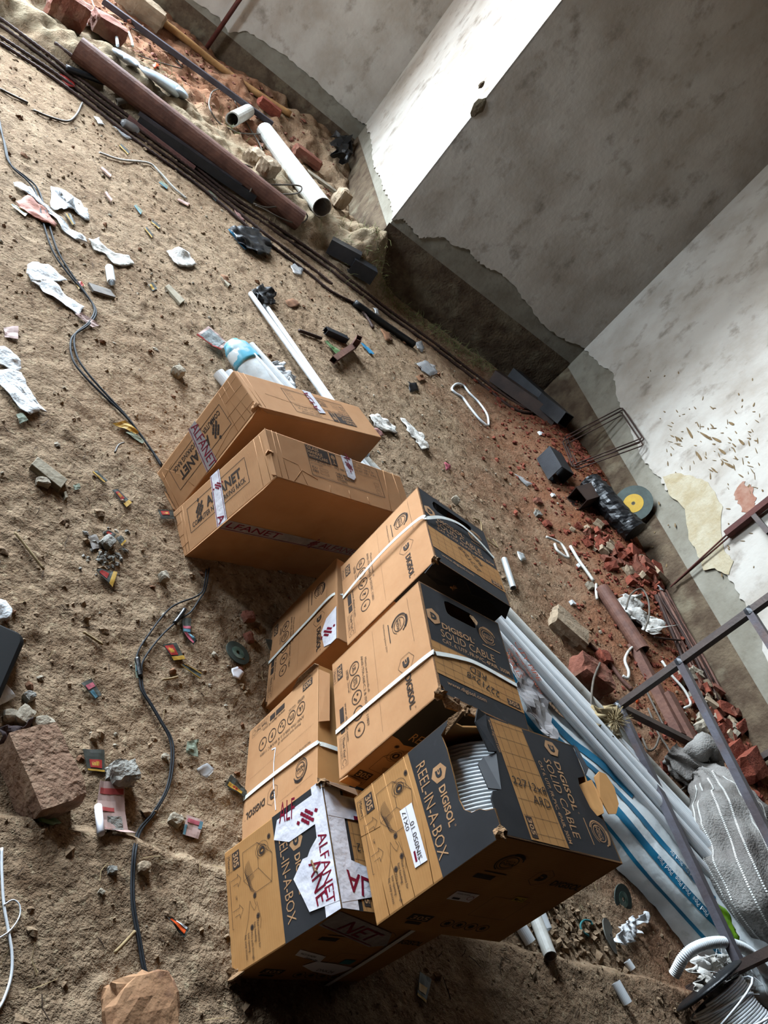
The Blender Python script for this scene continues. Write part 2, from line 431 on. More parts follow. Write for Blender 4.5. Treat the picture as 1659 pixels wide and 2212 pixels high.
low = [(OPEN_B, .45), (-.6, .48)] + [cu_(*q) for q in [(430, 10), (475, 38), (492, 70), (535, 68), (580, 98), (615, 118), (655, 152), (690, 182), (740, 228), (775, 262)]] + [(U_SIDE, .63)]
coat(wall_recess, 'plaster_coat', MAT_PLASTER, low, CEIL, rec_pt, t=.012, amp=.01)
# rough, earth-stained band below the groove
def rough_band(parent, P, a, b, zt, step=.05):
    n = int(abs(b - a) / step) + 1; k = 13
    v, f = [], []
    for i in range(n + 1):
        s_ = a + (b - a) * i / n
        for j in range(k + 1):
            z = -.12 + (zt + .12) * j / k
            d = .010 + .010 * noise.noise(Vector((s_ * 9, z * 14, 2.2))) + .006 * noise.noise(Vector((s_ * 31, z * 33, 7)))
            if j == k: d = 0.004
            v.append(P(s_, z, d - .012))
    for i in range(n):
        for j in range(k):
            q = i * (k + 1) + j; f.append((q, q + k + 1, q + k + 2, q + 1))
    b_ = MB(); b_.add(v, f)
    return b_.build('rough_base', MAT_ROUGH, parent, smooth=True)
rough_band(wall_front, front_pt, U_SIDE, U_RIGHT, .52)
rough_band(wall_right, right_pt, W_FRONT, -1.7, .48)
rough_band(wall_front, side_pt, W_REC, W_FRONT, .48)
rough_band(wall_recess, rec_pt, OPEN_B, U_SIDE, .43)
# cracked yellowish patch, red stain, chipped arris
yp = [ru_(*q) for q in [(1432, 1030), (1462, 1022), (1500, 1030), (1530, 1042), (1548, 1072), (1562, 1095), (1558, 1130), (1565, 1190), (1585, 1212), (1575, 1242), (1545, 1228), (1520, 1232), (1505, 1190), (1488, 1165), (1480, 1100), (1445, 1068)]]
MB().panel(lambda x, y, d: right_pt(x, y, .004 + d), jag(yp + yp[:1], 4, .008)[:-1], t=.004).build('yellow_patch', MAT_YELLOW, wall_right, label='cracked yellowish patch')
rp = [ru_(*q) for q in [(1588, 1062), (1605, 1040), (1622, 1052), (1635, 1075), (1630, 1098), (1612, 1108), (1598, 1090)]]
MB().panel(lambda x, y, d: right_pt(x, y, .003 + d), jag(rp + rp[:1], 6, .02)[:-1], t=.003).build('red_stain', MAT_REDSTAIN, wall_right, label='red earth stain')
chip = MB()
for (x, y, r_) in [(1033, 232, .075), (1040, 183, .03)]:
    p = on_w(x, y, W_FRONT)
    v = []
    bm = bmesh.new(); bmesh.ops.create_icosphere(bm, subdivisions=2, radius=1)
    for q in bm.verts:
        s_ = 1 + .5 * noise.noise(q.co * 2.3 + Vector((x, 0, 0)))
        v.append(p + UD * q.co.x * r_ * .55 * s_ + WD * q.co.y * .016 * s_ + Vector((0, 0, q.co.z * r_ * s_)))
    chip.add(v, [[l.index for l in f.verts] for f in bm.faces]); bm.free()
chip.build('chipped_arris', MAT_ROUGH, wall_front)
MAT_SPLASH = mat('dried_mud_splash', (150, 124, 88), (120, 96, 66), scale=30, rough=1)
spl = MB()
def fleck(x, y, L, wd, ang):
    w0, z0 = ru_(x, y); ca, sa = math.cos(ang), math.sin(ang); pts = []
    for k in range(8):
        a = k * math.pi / 4; q = (L * math.cos(a), wd * math.sin(a) * (1.3 + .5 * math.cos(a)))
        pts.append((w0 + q[0] * ca - q[1] * sa, z0 + q[0] * sa + q[1] * ca))
    spl.panel(lambda a, b, d: right_pt(a, b, .0035 + d), pts, t=.0035)
for i in range(95):
    t = random.random(); x = 1440 + 200 * random.random(); y = 905 + 130 * random.random() + 30 * math.sin(t * 6)
    fleck(x, y, random.uniform(.006, .034), random.uniform(.0015, .004), random.uniform(-.5, .7))
for x, y, L in [(1490, 935, .09), (1525, 942, .10), (1548, 950, .07), (1560, 975, .06), (1465, 948, .06), (1510, 985, .07), (1575, 1005, .07), (1602, 955, .05), (1580, 915, .04)]:
    fleck(x, y, L * .8, .007, random.uniform(-.15, .3))
for i in range(40): fleck(random.uniform(1400, 1650), random.uniform(800, 1250), random.uniform(.006, .02), random.uniform(.002, .005), random.uniform(-1, 1))
_s = spl.build('mud_splashes', MAT_SPLASH, wall_right); _s['kind'] = 'stuff'
# ------------------------------------------------------------------ cartons
MAT_KRAFT = mat('kraft_cardboard', (216, 162, 114), (203, 148, 101), scale=5, rough=.82, bump=.12, bscale=14, c3=(190, 136, 92), s3=2.4, lo3=.58, hi3=.78, spec=.2, wave=('Z', 60, .10))
MAT_KRAFT_F = mat('flat_kraft_cardboard', (200, 146, 88), (186, 132, 76), scale=6, rough=.8, bump=.15, bscale=10, c3=(170, 118, 68), s3=2.2, lo3=.6, hi3=.8, spec=.2, wave=('Z', 38, .10))
MAT_EDGE = mat('torn_cardboard_edge', (176, 138, 100), (140, 104, 72), scale=60, rough=1, bump=.5, bscale=200)
MAT_INSIDE = mat('inner_cardboard', (120, 86, 56), (100, 70, 46), scale=8, rough=.95)
MAT_BLACK = mat('black_print', (34, 34, 37), (46, 46, 49), scale=7, rough=.66, c3=(66, 66, 69), s3=18, lo3=.62, hi3=.82, spec=.3, bump=.1, bscale=12)
MAT_INK = mat('brown_black_ink', (52, 38, 30), (66, 48, 36), scale=40, rough=.8)
MAT_KREV = mat('kraft_lettering', (206, 158, 112), (188, 140, 96), scale=40, rough=.8)
MAT_WHITE_P = mat('white_paper_label', (272, 268, 272), (254, 250, 256), scale=9, rough=.6)
MAT_TAPE = mat('white_packing_tape', (272, 268, 274), (246, 244, 254), scale=14, rough=.28, spec=.5, bump=.35, bscale=28)
MAT_TAPE_CLEAR = mat('greyish_packing_tape', (196, 188, 188), (176, 166, 166), scale=14, rough=.25, spec=.5, bump=.35, bscale=28)
MAT_MAROON = mat('maroon_print', (150, 22, 56), (128, 18, 46), scale=30, rough=.4)
MAT_STRAP = mat('white_plastic_strap', (272, 274, 266), (252, 254, 246), scale=30, rough=.38, spec=.5)
MAT_YELLOWP = mat('yellow_label', (220, 178, 40), (206, 160, 30), scale=20, rough=.6)
MAT_TEAL = mat('teal_label', (60, 140, 140), (50, 120, 124), scale=20, rough=.6)
MAT_PEN = mat('black_marker', (28, 26, 26), (40, 36, 34), scale=50, rough=.7)

_gl = {}
def glyphs(s, off=0.0):
    if (s, off) in _gl: return _gl[(s, off)]
    cu = bpy.data.curves.new('t', 'FONT'); cu.body = s; cu.resolution_u = 2; cu.offset = off; cu.fill_mode = 'FRONT'
    ob = bpy.data.objects.new('t', cu); COL.objects.link(ob)
    me = bpy.data.meshes.new_from_object(ob)
    v = [(p.co.x, p.co.y) for p in me.vertices]; f = [tuple(p.vertices) for p in me.polygons]
    bpy.data.objects.remove(ob); bpy.data.curves.remove(cu); bpy.data.meshes.remove(me)
    _gl[(s, off)] = (v, f); return v, f
def _cap():
    v, _ = glyphs('H'); return max(p[1] for p in v)
CAP = _cap()

class Print:
    """flat print laid out on one face; P(x, y, d) gives the point, x to the reader's right, y up, d off the face"""
    def __init__(s, P, inks): s.P = P; s.inks = inks
    def mb(s, ink, new=False):
        l = s.inks.setdefault(ink, [])
        if not l or (new and ink in ('tape', 'ctape', 'white', 'black', 'kraft', 'yellow', 'teal')): l.append(MB())
        return l[-1]
    def text(s, t, x, y, h, width=None, ink='ink', off=0.0, rot=0.0, d=.0012, slant=0.0, center=False):
        v, f = glyphs(t, off)
        if not v: return
        x0 = min(p[0] for p in v); x1 = max(p[0] for p in v)
        sy = h / CAP; sx = sy if width is None else width / max(x1 - x0, 1e-6)
        ca, sa = math.cos(rot), math.sin(rot); w_ = (x1 - x0) * sx
        ox = -w_ / 2 if center else 0; oy = -h / 2 if center else 0
        pts = []
        for a, b in v:
            q = ((a - x0) * sx + ox + slant * b * sy, b * sy + oy)
            pts.append(s.P(x + q[0] * ca - q[1] * sa, y + q[0] * sa + q[1] * ca, d))
        s.mb(ink).add(pts, f)
    def rect(s, x0, y0, x1, y1, ink='ink', d=.0008): s.mb(ink, True).quad(s.P(x0, y0, d), s.P(x1, y0, d), s.P(x1, y1, d), s.P(x0, y1, d))
    def poly(s, pts, ink='ink', d=.0008):
        tri = tessellate_polygon([[Vector((x, y, 0)) for x, y in pts]])
        s.mb(ink, True).add([s.P(x, y, d) for x, y in pts], [tuple(t) for t in tri])
    def line(s, pts, wd=.0008, ink='ink', d=.001, closed=False):
        q = list(pts) + ([pts[0]] if closed else [])
        for a, b in zip(q[:-1], q[1:]):
            dx, dy = b[0] - a[0], b[1] - a[1]; L = math.hypot(dx, dy) or 1
            nx, ny = -dy / L * wd / 2, dx / L * wd / 2
            s.mb(ink).quad(s.P(a[0] - nx, a[1] - ny, d), s.P(b[0] - nx, b[1] - ny, d), s.P(b[0] + nx, b[1] + ny, d), s.P(a[0] + nx, a[1] + ny, d))
    def frame(s, x0, y0, x1, y1, wd=.0008, ink='ink'): s.line([(x0, y0), (x1, y0), (x1, y1), (x0, y1)], wd, ink, closed=True)
    def arc(s, cx, cy, r, a0=0, a1=360, wd=.0012, ink='ink', n=24, ry=None, d=.001):
        ry = ry or r
        s.line([(cx + r * math.cos(math.radians(a0 + (a1 - a0) * k / n)), cy + ry * math.sin(math.radians(a0 + (a1 - a0) * k / n))) for k in range(n + 1)], wd, ink, d)
    def hexlogo(s, cx, cy, r, ink='ink', solid=False, mark=None):
        hx = [(cx + r * .87 * math.sin(math.radians(60 * k)), cy + r * math.cos(math.radians(60 * k))) for k in range(6)]
        if solid: s.poly(hx, ink, d=.0010); k_ = mark or 'black'
        else: s.line(hx, .0010, ink, closed=True); k_ = ink
        q = r * .95; d = .0014
        D = [(-.36, .42), (.1, .42), (.34, .26), (.42, 0), (.34, -.26), (.1, -.42), (-.36, -.42), (-.36, -.16), (-.02, -.16), (.1, -.1), (.14, 0), (.1, .12), (-.02, .18), (-.36, .18)]
        s.poly([(cx + a * q, cy + b * q) for a, b in D], k_, d=d)
        s.poly([(cx + a * q, cy + b * q) for a, b in [(-.36, -.06), (-.1, -.06), (-.1, .09), (-.36, .09)]], k_, d=d)
    def india(s, cx, cy, r, ink='ink'):
        s.arc(cx, cy, r, 20, 250, r * .11, ink); s.arc(cx, cy, r * .86, 60, 330, r * .05, ink); s.arc(cx, cy, r * .66, 0, 360, r * .07, ink)
        s.arc(cx, cy, r, 40, 110, r * .26, ink, 10)
        s.text('MAKE IN', cx, cy + r * .16, r * .16, None, ink, .01, center=True)
        s.text('INDIA', cx, cy - r * .16, r * .30, None, ink, .012, center=True)
        s.line([(cx - r, cy - r * 1.35), (cx + r * 1.1, cy - r * 1.35)], r * .10, ink)
    def digisol(s, x, y, h, width, ink='ink'):
        s.text('DIGISOL', x, y, h, width, ink, .022); s.arc(x + width + h * .18, y + h * .95, h * .1, wd=h * .04, ink=ink, n=8)
    def logo_alfa(s, cx, cy, r, ink='ink', d=.0012):
        g = r * .40; c = g * .84 / 2
        for i in range(-2, 3):
            for j in range(-2, 3):
                if abs(i) + abs(j) > 2 and (i, j) not in ((-2, 2), (2, -2)): continue
                if (i, j) in ((2, 0), (-2, 0)): continue
                px, py = cx + (i * .62 + j * .62) * g * .9, cy + (j - i) * g * .62
                s.poly([(px, py + c * 1.2), (px + c * 1.1, py + c * .3), (px, py - c * 1.2), (px - c * 1.1, py - c * .3)], ink, d)
    def circ_text(s, cx, cy, r, t, ink='ink'):
        s.arc(cx, cy, r, wd=r * .13, ink=ink)
        if t: s.text(t, cx, cy, r * .75, min(r * 1.15, r * .55 * len(t)), ink, .012, center=True)

INKS = {'ink': ('printed_lettering', 'INK'), 'black': ('printed_panel', 'BLACK'), 'rev': ('pale_lettering', 'KREV'), 'kraft': ('kraft_band', 'KF'), 'white': ('paper_label', 'WHITE'),
        'tape': ('packing_tape', 'TAPE'), 'ctape': ('packing_tape', 'CTAPE'), 'maroon': ('tape_lettering', 'MAROON'), 'pen': ('handwriting', 'PEN'), 'yellow': ('yellow_label', 'YEL'), 'teal': ('teal_label', 'TEAL'), 'tink': ('label_lettering', 'INK')}
IM = dict(INK=MAT_INK, BLACK=MAT_BLACK, KREV=MAT_KREV, KF=MAT_KRAFT_F, WHITE=MAT_WHITE_P, TAPE=MAT_TAPE, CTAPE=MAT_TAPE_CLEAR, MAROON=MAT_MAROON, PEN=MAT_PEN, YEL=MAT_YELLOWP, TEAL=MAT_TEAL)
PLAB = {'pale_lettering': 'kraft-coloured lettering on black', 'printed_panel': 'black printed panel', 'handwriting': 'handwritten number in black marker', 'packing_tape': 'white packing tape with maroon print', 'paper_label': 'white paper label', 'yellow_label': 'small yellow date label', 'kraft_band': 'kraft band with printed grid'}

class Carton:
    def __init__(s, name, label, prm, dim, group, kraft):
        x, y, yaw, z, tu, tw = prm
        u = Vector((math.cos(yaw), math.sin(yaw), 0)); w = Vector((math.sin(yaw), -math.cos(yaw), 0))
        z2 = (Vector((0, 0, 1)) + w * tu + u * tw).normalized(); u2 = (u - z2 * u.dot(z2)).normalized(); w2 = u2.cross(z2)
        if w2.dot(w) < 0: w2 = -w2
        mw = Matrix((u2, -w2, z2)).transposed().to_4x4(); mw.translation = Vector((x, y, z))
        s.mw = mw; s.du, s.dw, s.dz = dim; s.kraft = kraft
        s.t = thing(name, label, 'box', group=group, mw=mw); s.inks = {}
    def V(s, a, b, c): return Vector((a, -b, c))      # local (u, w, z)
    def PA(s, x, y, d): return s.V(-d, x, y)           # lit side, reader's right = +w
    def PC(s, x, y, d): return s.V(x, s.dw + d, y)     # shaded side
    def PT(s, u, w, d): return s.V(u, w, s.dz + d)     # top, plain (u, w)
    def pr(s, P): return Print(P, s.inks)
    def body(s, bevel=.004):
        b = MB(); b.hexa([s.V(0, 0, 0), s.V(s.du, 0, 0), s.V(s.du, s.dw, 0), s.V(0, s.dw, 0), s.V(0, 0, s.dz), s.V(s.du, 0, s.dz), s.V(s.du, s.dw, s.dz), s.V(0, s.dw, s.dz)])
        return b.build('carton_body', s.kraft, s.t, bevel=bevel)
    def panels(s, top, lit, holes=(), far=None):
        """hollow carton from separate panels; top and lit give outlines (u, w) and (w, z)"""
        du, dw, dz = s.du, s.dw, s.dz; t = .004
        MB().panel(lambda x, y, d: s.PA(x, y, d), lit).build('side_panel', s.kraft, s.t)
        MB().panel(lambda x, y, d: s.PC(x, y, d), [(0, 0), (du, 0), (du, dz), (0, dz)]).build('side_panel', s.kraft, s.t)
        MB().panel(lambda x, y, d: s.V(x, -d, y), far or [(0, 0), (du, 0), (du, dz), (0, dz)]).build('side_panel', s.kraft, s.t)
        MB().panel(lambda x, y, d: s.V(du + d, x, y), [(0, 0), (dw, 0), (dw, dz), (0, dz)]).build('side_panel', s.kraft, s.t)
        MB().panel(lambda x, y, d: s.V(x, y, -d), [(.004, .004), (du - .004, .004), (du - .004, dw - .004), (.004, dw - .004)]).build('bottom_panel', s.kraft, s.t)
        return MB().panel(lambda x, y, d: s.PT(x, y, d), top, holes).build('top_panel', MAT_BLACK, s.t, label='black printed top with a torn hand hole')
    def strap(s, pts, wd=.013):
        """pts: list of (u, w, z, face) laid over the carton"""
        q = [s.V(*p[:3]) for p in pts]
        q = spline(q, 5)
        nn = []; ww = []
        for i, p in enumerate(q):
            t = (q[min(i + 1, len(q) - 1)] - q[max(i - 1, 0)]).normalized()
            k = min(int(i / 5), len(pts) - 1); f = pts[k][3]
            n_ = {'A': s.V(-1, 0, 0), 'T': s.V(0, 0, 1), 'C': s.V(0, 1, 0)}[f]
            w_ = t.cross(n_).normalized(); n2 = w_.cross(t)
            nn.append(n2 if n2.dot(n_) > 0 else -n2); ww.append(w_ * wd)
        b = MB(); b.strip(q, ww, .0012, nn)
        return b.build('plastic_strap', MAT_STRAP, s.t, label='white plastic strapping band')
    def torn(s, pts, m=None, name='torn_flap', t=.004):
        """a bent irregular flap; pts are local (u, w, z) of its outline"""
        V_ = [s.V(*p) for p in pts]; n_ = (V_[1] - V_[0]).cross(V_[2] - V_[0]).normalized() * t
        b = MB(); n = len(V_); b.add(V_ + [v + n_ for v in V_], [tuple(range(n)), tuple(range(2 * n - 1, n - 1, -1))] + [(i, (i + 1) % n, n + (i + 1) % n, n + i) for i in range(n)])
        return b.build(name, m or MAT_EDGE, s.t)
    def crease(s, P, pts, r=.0010, m=None):
        """a fold ridge standing off the board; pts in face coordinates"""
        b = MB(); b.tube([P(x, y, -.0004 + random.uniform(0, .0006)) for x, y in pts], r, 5)
        return b.build('crease', m or s.kraft, s.t, smooth=True)
    def crumple(s, c, r, m=None):
        c = s.V(*c); b = MB(); bm = bmesh.new(); bmesh.ops.create_icosphere(bm, subdivisions=2, radius=1); v = []
        for q in bm.verts:
            k = .75 + .75 * noise.noise(q.co * 1.9 + c * 40)
            v.append(c + q.co * r * k)
        b.add(v, [[l.index for l in f.verts] for f in bm.faces]); bm.free()
        return b.build('crushed_corner', m or MAT_EDGE, s.t)
    def finish(s):
        made = {}
        order = sorted(s.inks.items(), key=lambda kv: kv[0] in ('maroon', 'tink', 'rev'))
        for k, l in order:
            n, mm = INKS[k]
            for b in l:
                par = s.t       # lettering on a tape, label or black panel is a piece of that part
                for q in {'maroon': ('tape', 'ctape'), 'tink': ('white',), 'rev': ('black',)}.get(k, ()):
                    if q in made: par = made[q]; break
                o = b.build(n, IM[mm], par, recalc=False); made.setdefault(k, o)
                if n in PLAB: o['label'] = PLAB[n]
                if 'letter' in n or n == 'handwriting': o['kind'] = 'stuff'

def tape_text(p, t, x0, y0, x1, y1, ink='tape', h=None, tx=None, rot=0.0, d=.0022, mark=True):
    """a run of printed tape as a rectangle of the face with its lettering"""
    p.rect(x0, y0, x1, y1, ink, d)
    H = y1 - y0
    if t: p.text(t, tx if tx is not None else x0 + .01, y0 + H * .30, h or H * .5, None, 'maroon', .012, d=d + .0005)
    p.line([(x0, y0 + H * .14), (x1, y0 + H * .14)], .0022, 'maroon', d + .0005)

DG = 'taped and strapped cable cartons'
dg = (.3029, .3890, .4000)
def side_print(p):
    """the certification side of a cable carton, .389 wide and .40 high"""
    p.india(.082, .300, .032); p.text('Manufacturing Since 2010', .035, .236, .006, .10)
    p.hexlogo(.222, .303, .032); p.digisol(.262, .292, .021, .102)
    p.rect(.030, .022, .080, .046); p.text('305', .034, .026, .016, .042, 'rev', .02)
    p.frame(.030, .002, .080, .019); p.text('Meters', .036, .006, .009, .038)
    for x, t in ((.088, 'UL'), (.138, 'ETL'), (.190, ''), (.243, '?'), (.296, 'v')): p.circ_text(x, .098, .0205, t)
    for a in ((.183, .102), (.197, .094), (.190, .088)): p.arc(*a, .0025, wd=.003, n=6)
    p.text('LISTED', .072, .062, .009, .034, off=.015); p.text('Intertek', .118, .064, .007, .036); p.line([(.112, .074), (.158, .074)])
    p.text('Meets and exceeds all', .086, .146, .008, .12); p.text('ANSI /TIA-568-C.2 & ISO/IEC 11801', .070, .130, .009, .235)
    p.rect(.180, .020, .228, .038); p.rect(.233, .020, .262, .038); p.text('www.digisol.com', .175, .044, .009, .125)
    p.frame(.272, .012, .365, .040); p.text('Thank You!', .277, .024, .010, .062, off=.01); p.text('For choosing Digisol', .277, .016, .005, .06); p.arc(.353, .026, .008, 30, 330)
    p.line([(.02, .345), (.18, .345)], .0006); p.line([(.02, .19), (.36, .185)], .0004)
def top_print(p, W, H, hand, hand_rot, wave=True, stripes=True):
    """black top with the cable name, on a W wide and H deep face (reader's view)"""
    p.rect(.001, .064, W - .001, H * .445, 'kraft', .0008)
    for k in range(9): p.line([(.03 + k * (W - .04) / 8.5, .066), (.03 + k * (W - .04) / 8.5, H * .44)], .0007, 'ink', .0012)
    for k in range(5): p.line([(.002, .075 + k * .024), (W - .002, .075 + k * .024)], .0007, 'ink', .0012)
    p.text('www.digisol.com', .03, .04, .012, .13, 'rev', d=.0012)
    p.text('CAT. 6, UTP, FR-PVC, 4PAIR, 305M', .045, H * .475, .013, W * .80, 'rev', .006)
    p.text('SOLID CABLE', .045, H * .530, .026, W * .64, 'rev', -.004)
    p.digisol(.055, H * .618, .019, W * .38, 'rev'); p.hexlogo(.028, H * .690, .029, 'rev', True)
    p.india(W * .78, H * .77, .032, 'rev')
    p.rect(W - .058, .070, W - .012, .090, 'ink', .0013); p.text('305', W - .054, .0735, .013, .036, 'rev', .02, d=.0017)
    for (t, x, y, h) in hand: p.text(t, x, y, h, None, 'pen', -.004, hand_rot, .0018, .15, True)
def reel_print(p, W=.3029):
    """the REEL-IN-A-BOX front of a cable carton, .303 wide and .40 high"""
    p.text('REEL-IN-A-BOX', .046, .222, .030, .222, 'rev', -.004, d=.0014)
    p.hexlogo(.098, .283, .025, 'rev', True); p.digisol(.128, .272, .019, .092, 'rev')
    p.rect(.018, .034, .062, .064); p.text('305', .022, .039, .020, .036, 'rev', .02)
    p.frame(.018, .008, .062, .031); p.text('Meters', .021, .014, .011, .037)
    # the drawing of the open box with its reel
    c = [(.035, .078), (.105, .074), (.150, .118), (.150, .180), (.085, .192), (.035, .138)]
    p.line(c, .0009, closed=True); p.line([(.035, .138), (.098, .135), (.150, .180)], .0009); p.line([(.098, .135), (.105, .074)], .0009); p.line([(.035, .138), (.060, .176), (.085, .192)], .0009)
    p.arc(.062, .155, .013, wd=.0016, ry=.017); p.arc(.062, .155, .007, wd=.006, ry=.009); p.arc(.060, .155, .020, 40, 330, .0009, ry=.025)
    for k in range(14): p.arc(.084 + k * .0035, .112 + k * .0012, .020, 200, 330, .0008, n=10, ry=.032)
    for (x, y, t) in ((.040, .186, '1'), (.155, .112, '2'), (.205, .118, '1'), (.222, .092, '2')): p.arc(x, y, .0035, wd=.007, n=12)
    p.line([(.165, .108), (.180, .115), (.188, .106), (.176, .098), (.160, .092), (.200, .080), (.240, .06)], .0008); p.line([(.172, .118), (.215, .128), (.235, .122)], .0008)
    for x0 in (.085, .160):
        p.line([(x0, .022), (x0, .050), (x0 - .008, .050), (x0 + .008, .064), (x0 + .024, .050), (x0 + .015, .050), (x0 + .015, .030)], .0009)
    p.line([(.080, .018), (.200, .018), (.200, .024)], .0009); p.text('UP', .128, .038, .006)
    for k, t in enumerate(('Reel rotations for', 'fast feeding')): p.text(t, .214, .112 - k * .012, .0075, .062 if k == 0 else .044)
    for k, t in enumerate(('Wire pulls through', 'box opening', 'for easy access')): p.text(t, .230, .086 - k * .012, .0075, (.062, .042, .055)[k])
def near_print(p, full=True):
    """the shaded certification side of a front carton (.389 wide)"""
    p.rect(.045, .045, .108, .072); p.text('305', .052, .050, .016, .050, 'rev', .02); p.rect(.055, .028, .098, .040)
    for k in range(4): p.circ_text(.165 + k * .038, .052, .016, '')
    for k in range(4): p.arc(.165 + k * .038, .052, .005, wd=.008, n=8)
    p.hexlogo(.232, .290, .034); p.digisol(.278, .270, .021, .098); p.india(.100, .318, .032)
    p.rect(.06, .245, .115, .262); p.frame(.185, .10, .30, .19)
def half_black(p, W, H, edge=.207, wavy=0.0):
    pts = [(.001, H - .001), (W - .001, H - .001), (W - .001, edge)]
    n = 12
    for k in range(1, n): pts.append((W - W * k / n, edge + wavy * math.sin(k * 1.1) * math.sin(k / n * 3.14)))
    pts.append((.001, edge)); p.poly(pts, 'black', .0006)

# --- the two tall rack cartons
def rack(name, label, prm, dim, flip):
    c = Carton(name, label, prm, dim, 'tall rack cartons', MAT_KRAFT); c.body(.005)
    du, dw, dz = dim
    if not flip:
        a = c.pr(lambda x, y, d: c.PA(dw - y, x, d)); t = c.pr(lambda x, y, d: c.PT(x, dw - y, d)); y0 = .065; x0 = .092; tx = .180
    else:
        a = c.pr(lambda x, y, d: c.PA(y, dz - x, d)); t = c.pr(lambda x, y, d: c.PT(du - x, y, d)); y0 = .045; x0 = .130; tx = .150
    a.frame(x0, y0, x0 + .350, y0 + .104, .0020); a.logo_alfa(x0 + .070, y0 + .062, .040)
    a.text('ALFANET', x0 + .112, y0 + .046, .036, .205, off=.03); a.text('COMPUTER NETWORKING RACK', x0 + .016, y0 + .013, .019, .318, off=.016)
    # the handling label on top
    t.frame(tx, .062 if not flip else .03, tx + .375, .200 if not flip else .165, .0020)
    o = .062 if not flip else .03
    t.rect(tx + .003, o + .078, tx + .112, o + .135); 
    for k, s_ in enumerate(('GLASS', 'HANDLE', 'WITH CARE')): t.text(s_, tx + .006, o + .119 - k * .018, .013, (.058, .072, .094)[k], 'rev', .02, d=.0014)
    t.rect(tx + .118, o + .080, tx + .150, o + .135); t.arc(tx + .134, o + .116, .006, wd=.011, ink='rev', n=10, d=.0014); t.line([(tx + .134, o + .11), (tx + .134, o + .088)], .004, 'rev', .0014); t.line([(tx + .126, o + .087), (tx + .142, o + .087)], .003, 'rev', .0014)
    t.text('RACK MODEL NO.   SIZE: 500 x 20', tx + .004, o + .066, .008, .20, off=.01); t.text('ACCESSORIES', tx + .006, o + .052, .007, .06)
    for k, s_ in enumerate(('PDU', 'FAN')): t.text(s_, tx + .008, o + .034 - k * .016, .010, .026, off=.012); t.frame(tx + .045, o + .033 - k * .016, tx + .085, o + .043 - k * .016, .0010)
    for k, s_ in enumerate(('CABLE MANAGER', 'SHELF  BEARING', 'OTHERS')): t.text(s_, tx + .125, o + .040 - k * .014, .009, (.095, .095, .05)[k], off=.012)
    t.text('WEIGHT   WALL MOUNT', tx + .22, o + .12, .008, .12); t.text('NETT WT.  500 X 20', tx + .22, o + .105, .008, .13); t.text('GROSS WT. 8 KG  20 KG', tx + .22, o + .09, .008, .14)
    t.line([(tx + .20, o + .08), (tx + .375, o + .08)], .0008); t.line([(tx, o + .006), (tx + .375, o + .006)], .0008)
    for k in range(3): t.frame(tx + .335, o + .012 + k * .018, tx + .360, o + .024 + k * .018, .0008)
    return c
c = rack('rack_carton', 'tall brown rack carton leaning at the back, label upside down, taped across its end', (-.7450, 2.5628, 1.0882, .0, -.0403, .0412), (.7554, .2017, .5449), True)
p = c.pr(lambda x, y, d: c.PA(x, y, d))
p.poly([(0, .240), (.2, .213), (.2, .280), (0, .288)], 'ctape', .0022); p.text('ALFANET', .004, .255, .040, .20, 'maroon', .0, -.1, .0030); p.line([(0, .246), (.2, .220)], .003, 'maroon', .003)
p = c.pr(lambda x, y, d: c.PT(x, y, d)); p.poly([(.374, .002), (.425, .002), (.428, .128), (.384, .136)], 'tape', .0022); p.text('ALFA', .400, .012, .034, .11, 'maroon', .0, 1.57, .0030); 
for q_ in ([(.01, .47), (.08, .462), (.19, .470)], [(.01, .500), (.10, .496), (.19, .505)], [(.012, .44), (.09, .43), (.195, .42)], [(.03, .54), (.034, .43)], [(.075, .54), (.070, .44)], [(.12, .542), (.118, .41)], [(.165, .543), (.16, .40), (.19, .25)], [(.02, .03), (.19, .02)], [(.03, .10), (.05, .02)], [(.19, .13), (.10, .10), (.02, .05)]): c.crease(c.PA, q_)
for q_ in ([(.05, .0), (.045, .19)], [(.02, .0), (.025, .19)], [(.1, .10), (.3, .12), (.5, .10)]): c.crease(c.PT, q_)
c.crumple((.004, .19, .535), .022, MAT_KRAFT); c.torn([(0, .202, .2), (0, .202, .545), (-.006, .214, .50), (-.004, .210, .25)], MAT_KRAFT)
c.torn([(.0, .202, .548), (.40, .202, .548), (.3, .208, .540), (.05, .212, .536)], MAT_KRAFT); c.torn([(0, 0, .001), (0, .2, .001), (-.012, .19, .004), (-.010, .01, .004)], MAT_KRAFT)
c.finish()
c = rack('rack_carton', 'tall brown rack carton in front, shaded broad side with a printed tape band', (-.5750, 2.4508, .8918, .0, .1667, .0258), (.7047, .2079, .5686), False)
p = c.pr(lambda x, y, d: c.PA(x, y, d)); p.poly([(-.002, .252), (.2075, .238), (.2075, .296), (-.002, .306)], 'tape', .0022)
p.logo_alfa(.058, .285, .026, 'maroon', .003); p.text('A', .170, .250, .034, None, 'maroon', .01, d=.003); p.line([(0, .257), (.207, .243)], .003, 'maroon', .003); p.line([(0, .300), (.207, .291)], .002, 'maroon', .003)
p = c.pr(lambda x, y, d: c.PC(x, y, d)); p.poly([(.002, .238), (.69, .258), (.69, .302), (.002, .296)], 'ctape', .0022)
p.text('LFANET', .018, .256, .032, .235, 'maroon', .004, .02, .003, .1); p.logo_alfa(.42, .279, .030, 'maroon', .003); p.text('ALFANET', .455, .264, .032, .215, 'maroon', .004, .03, .003, .1); p.line([(0, .245), (.69, .263)], .003, 'maroon', .003)
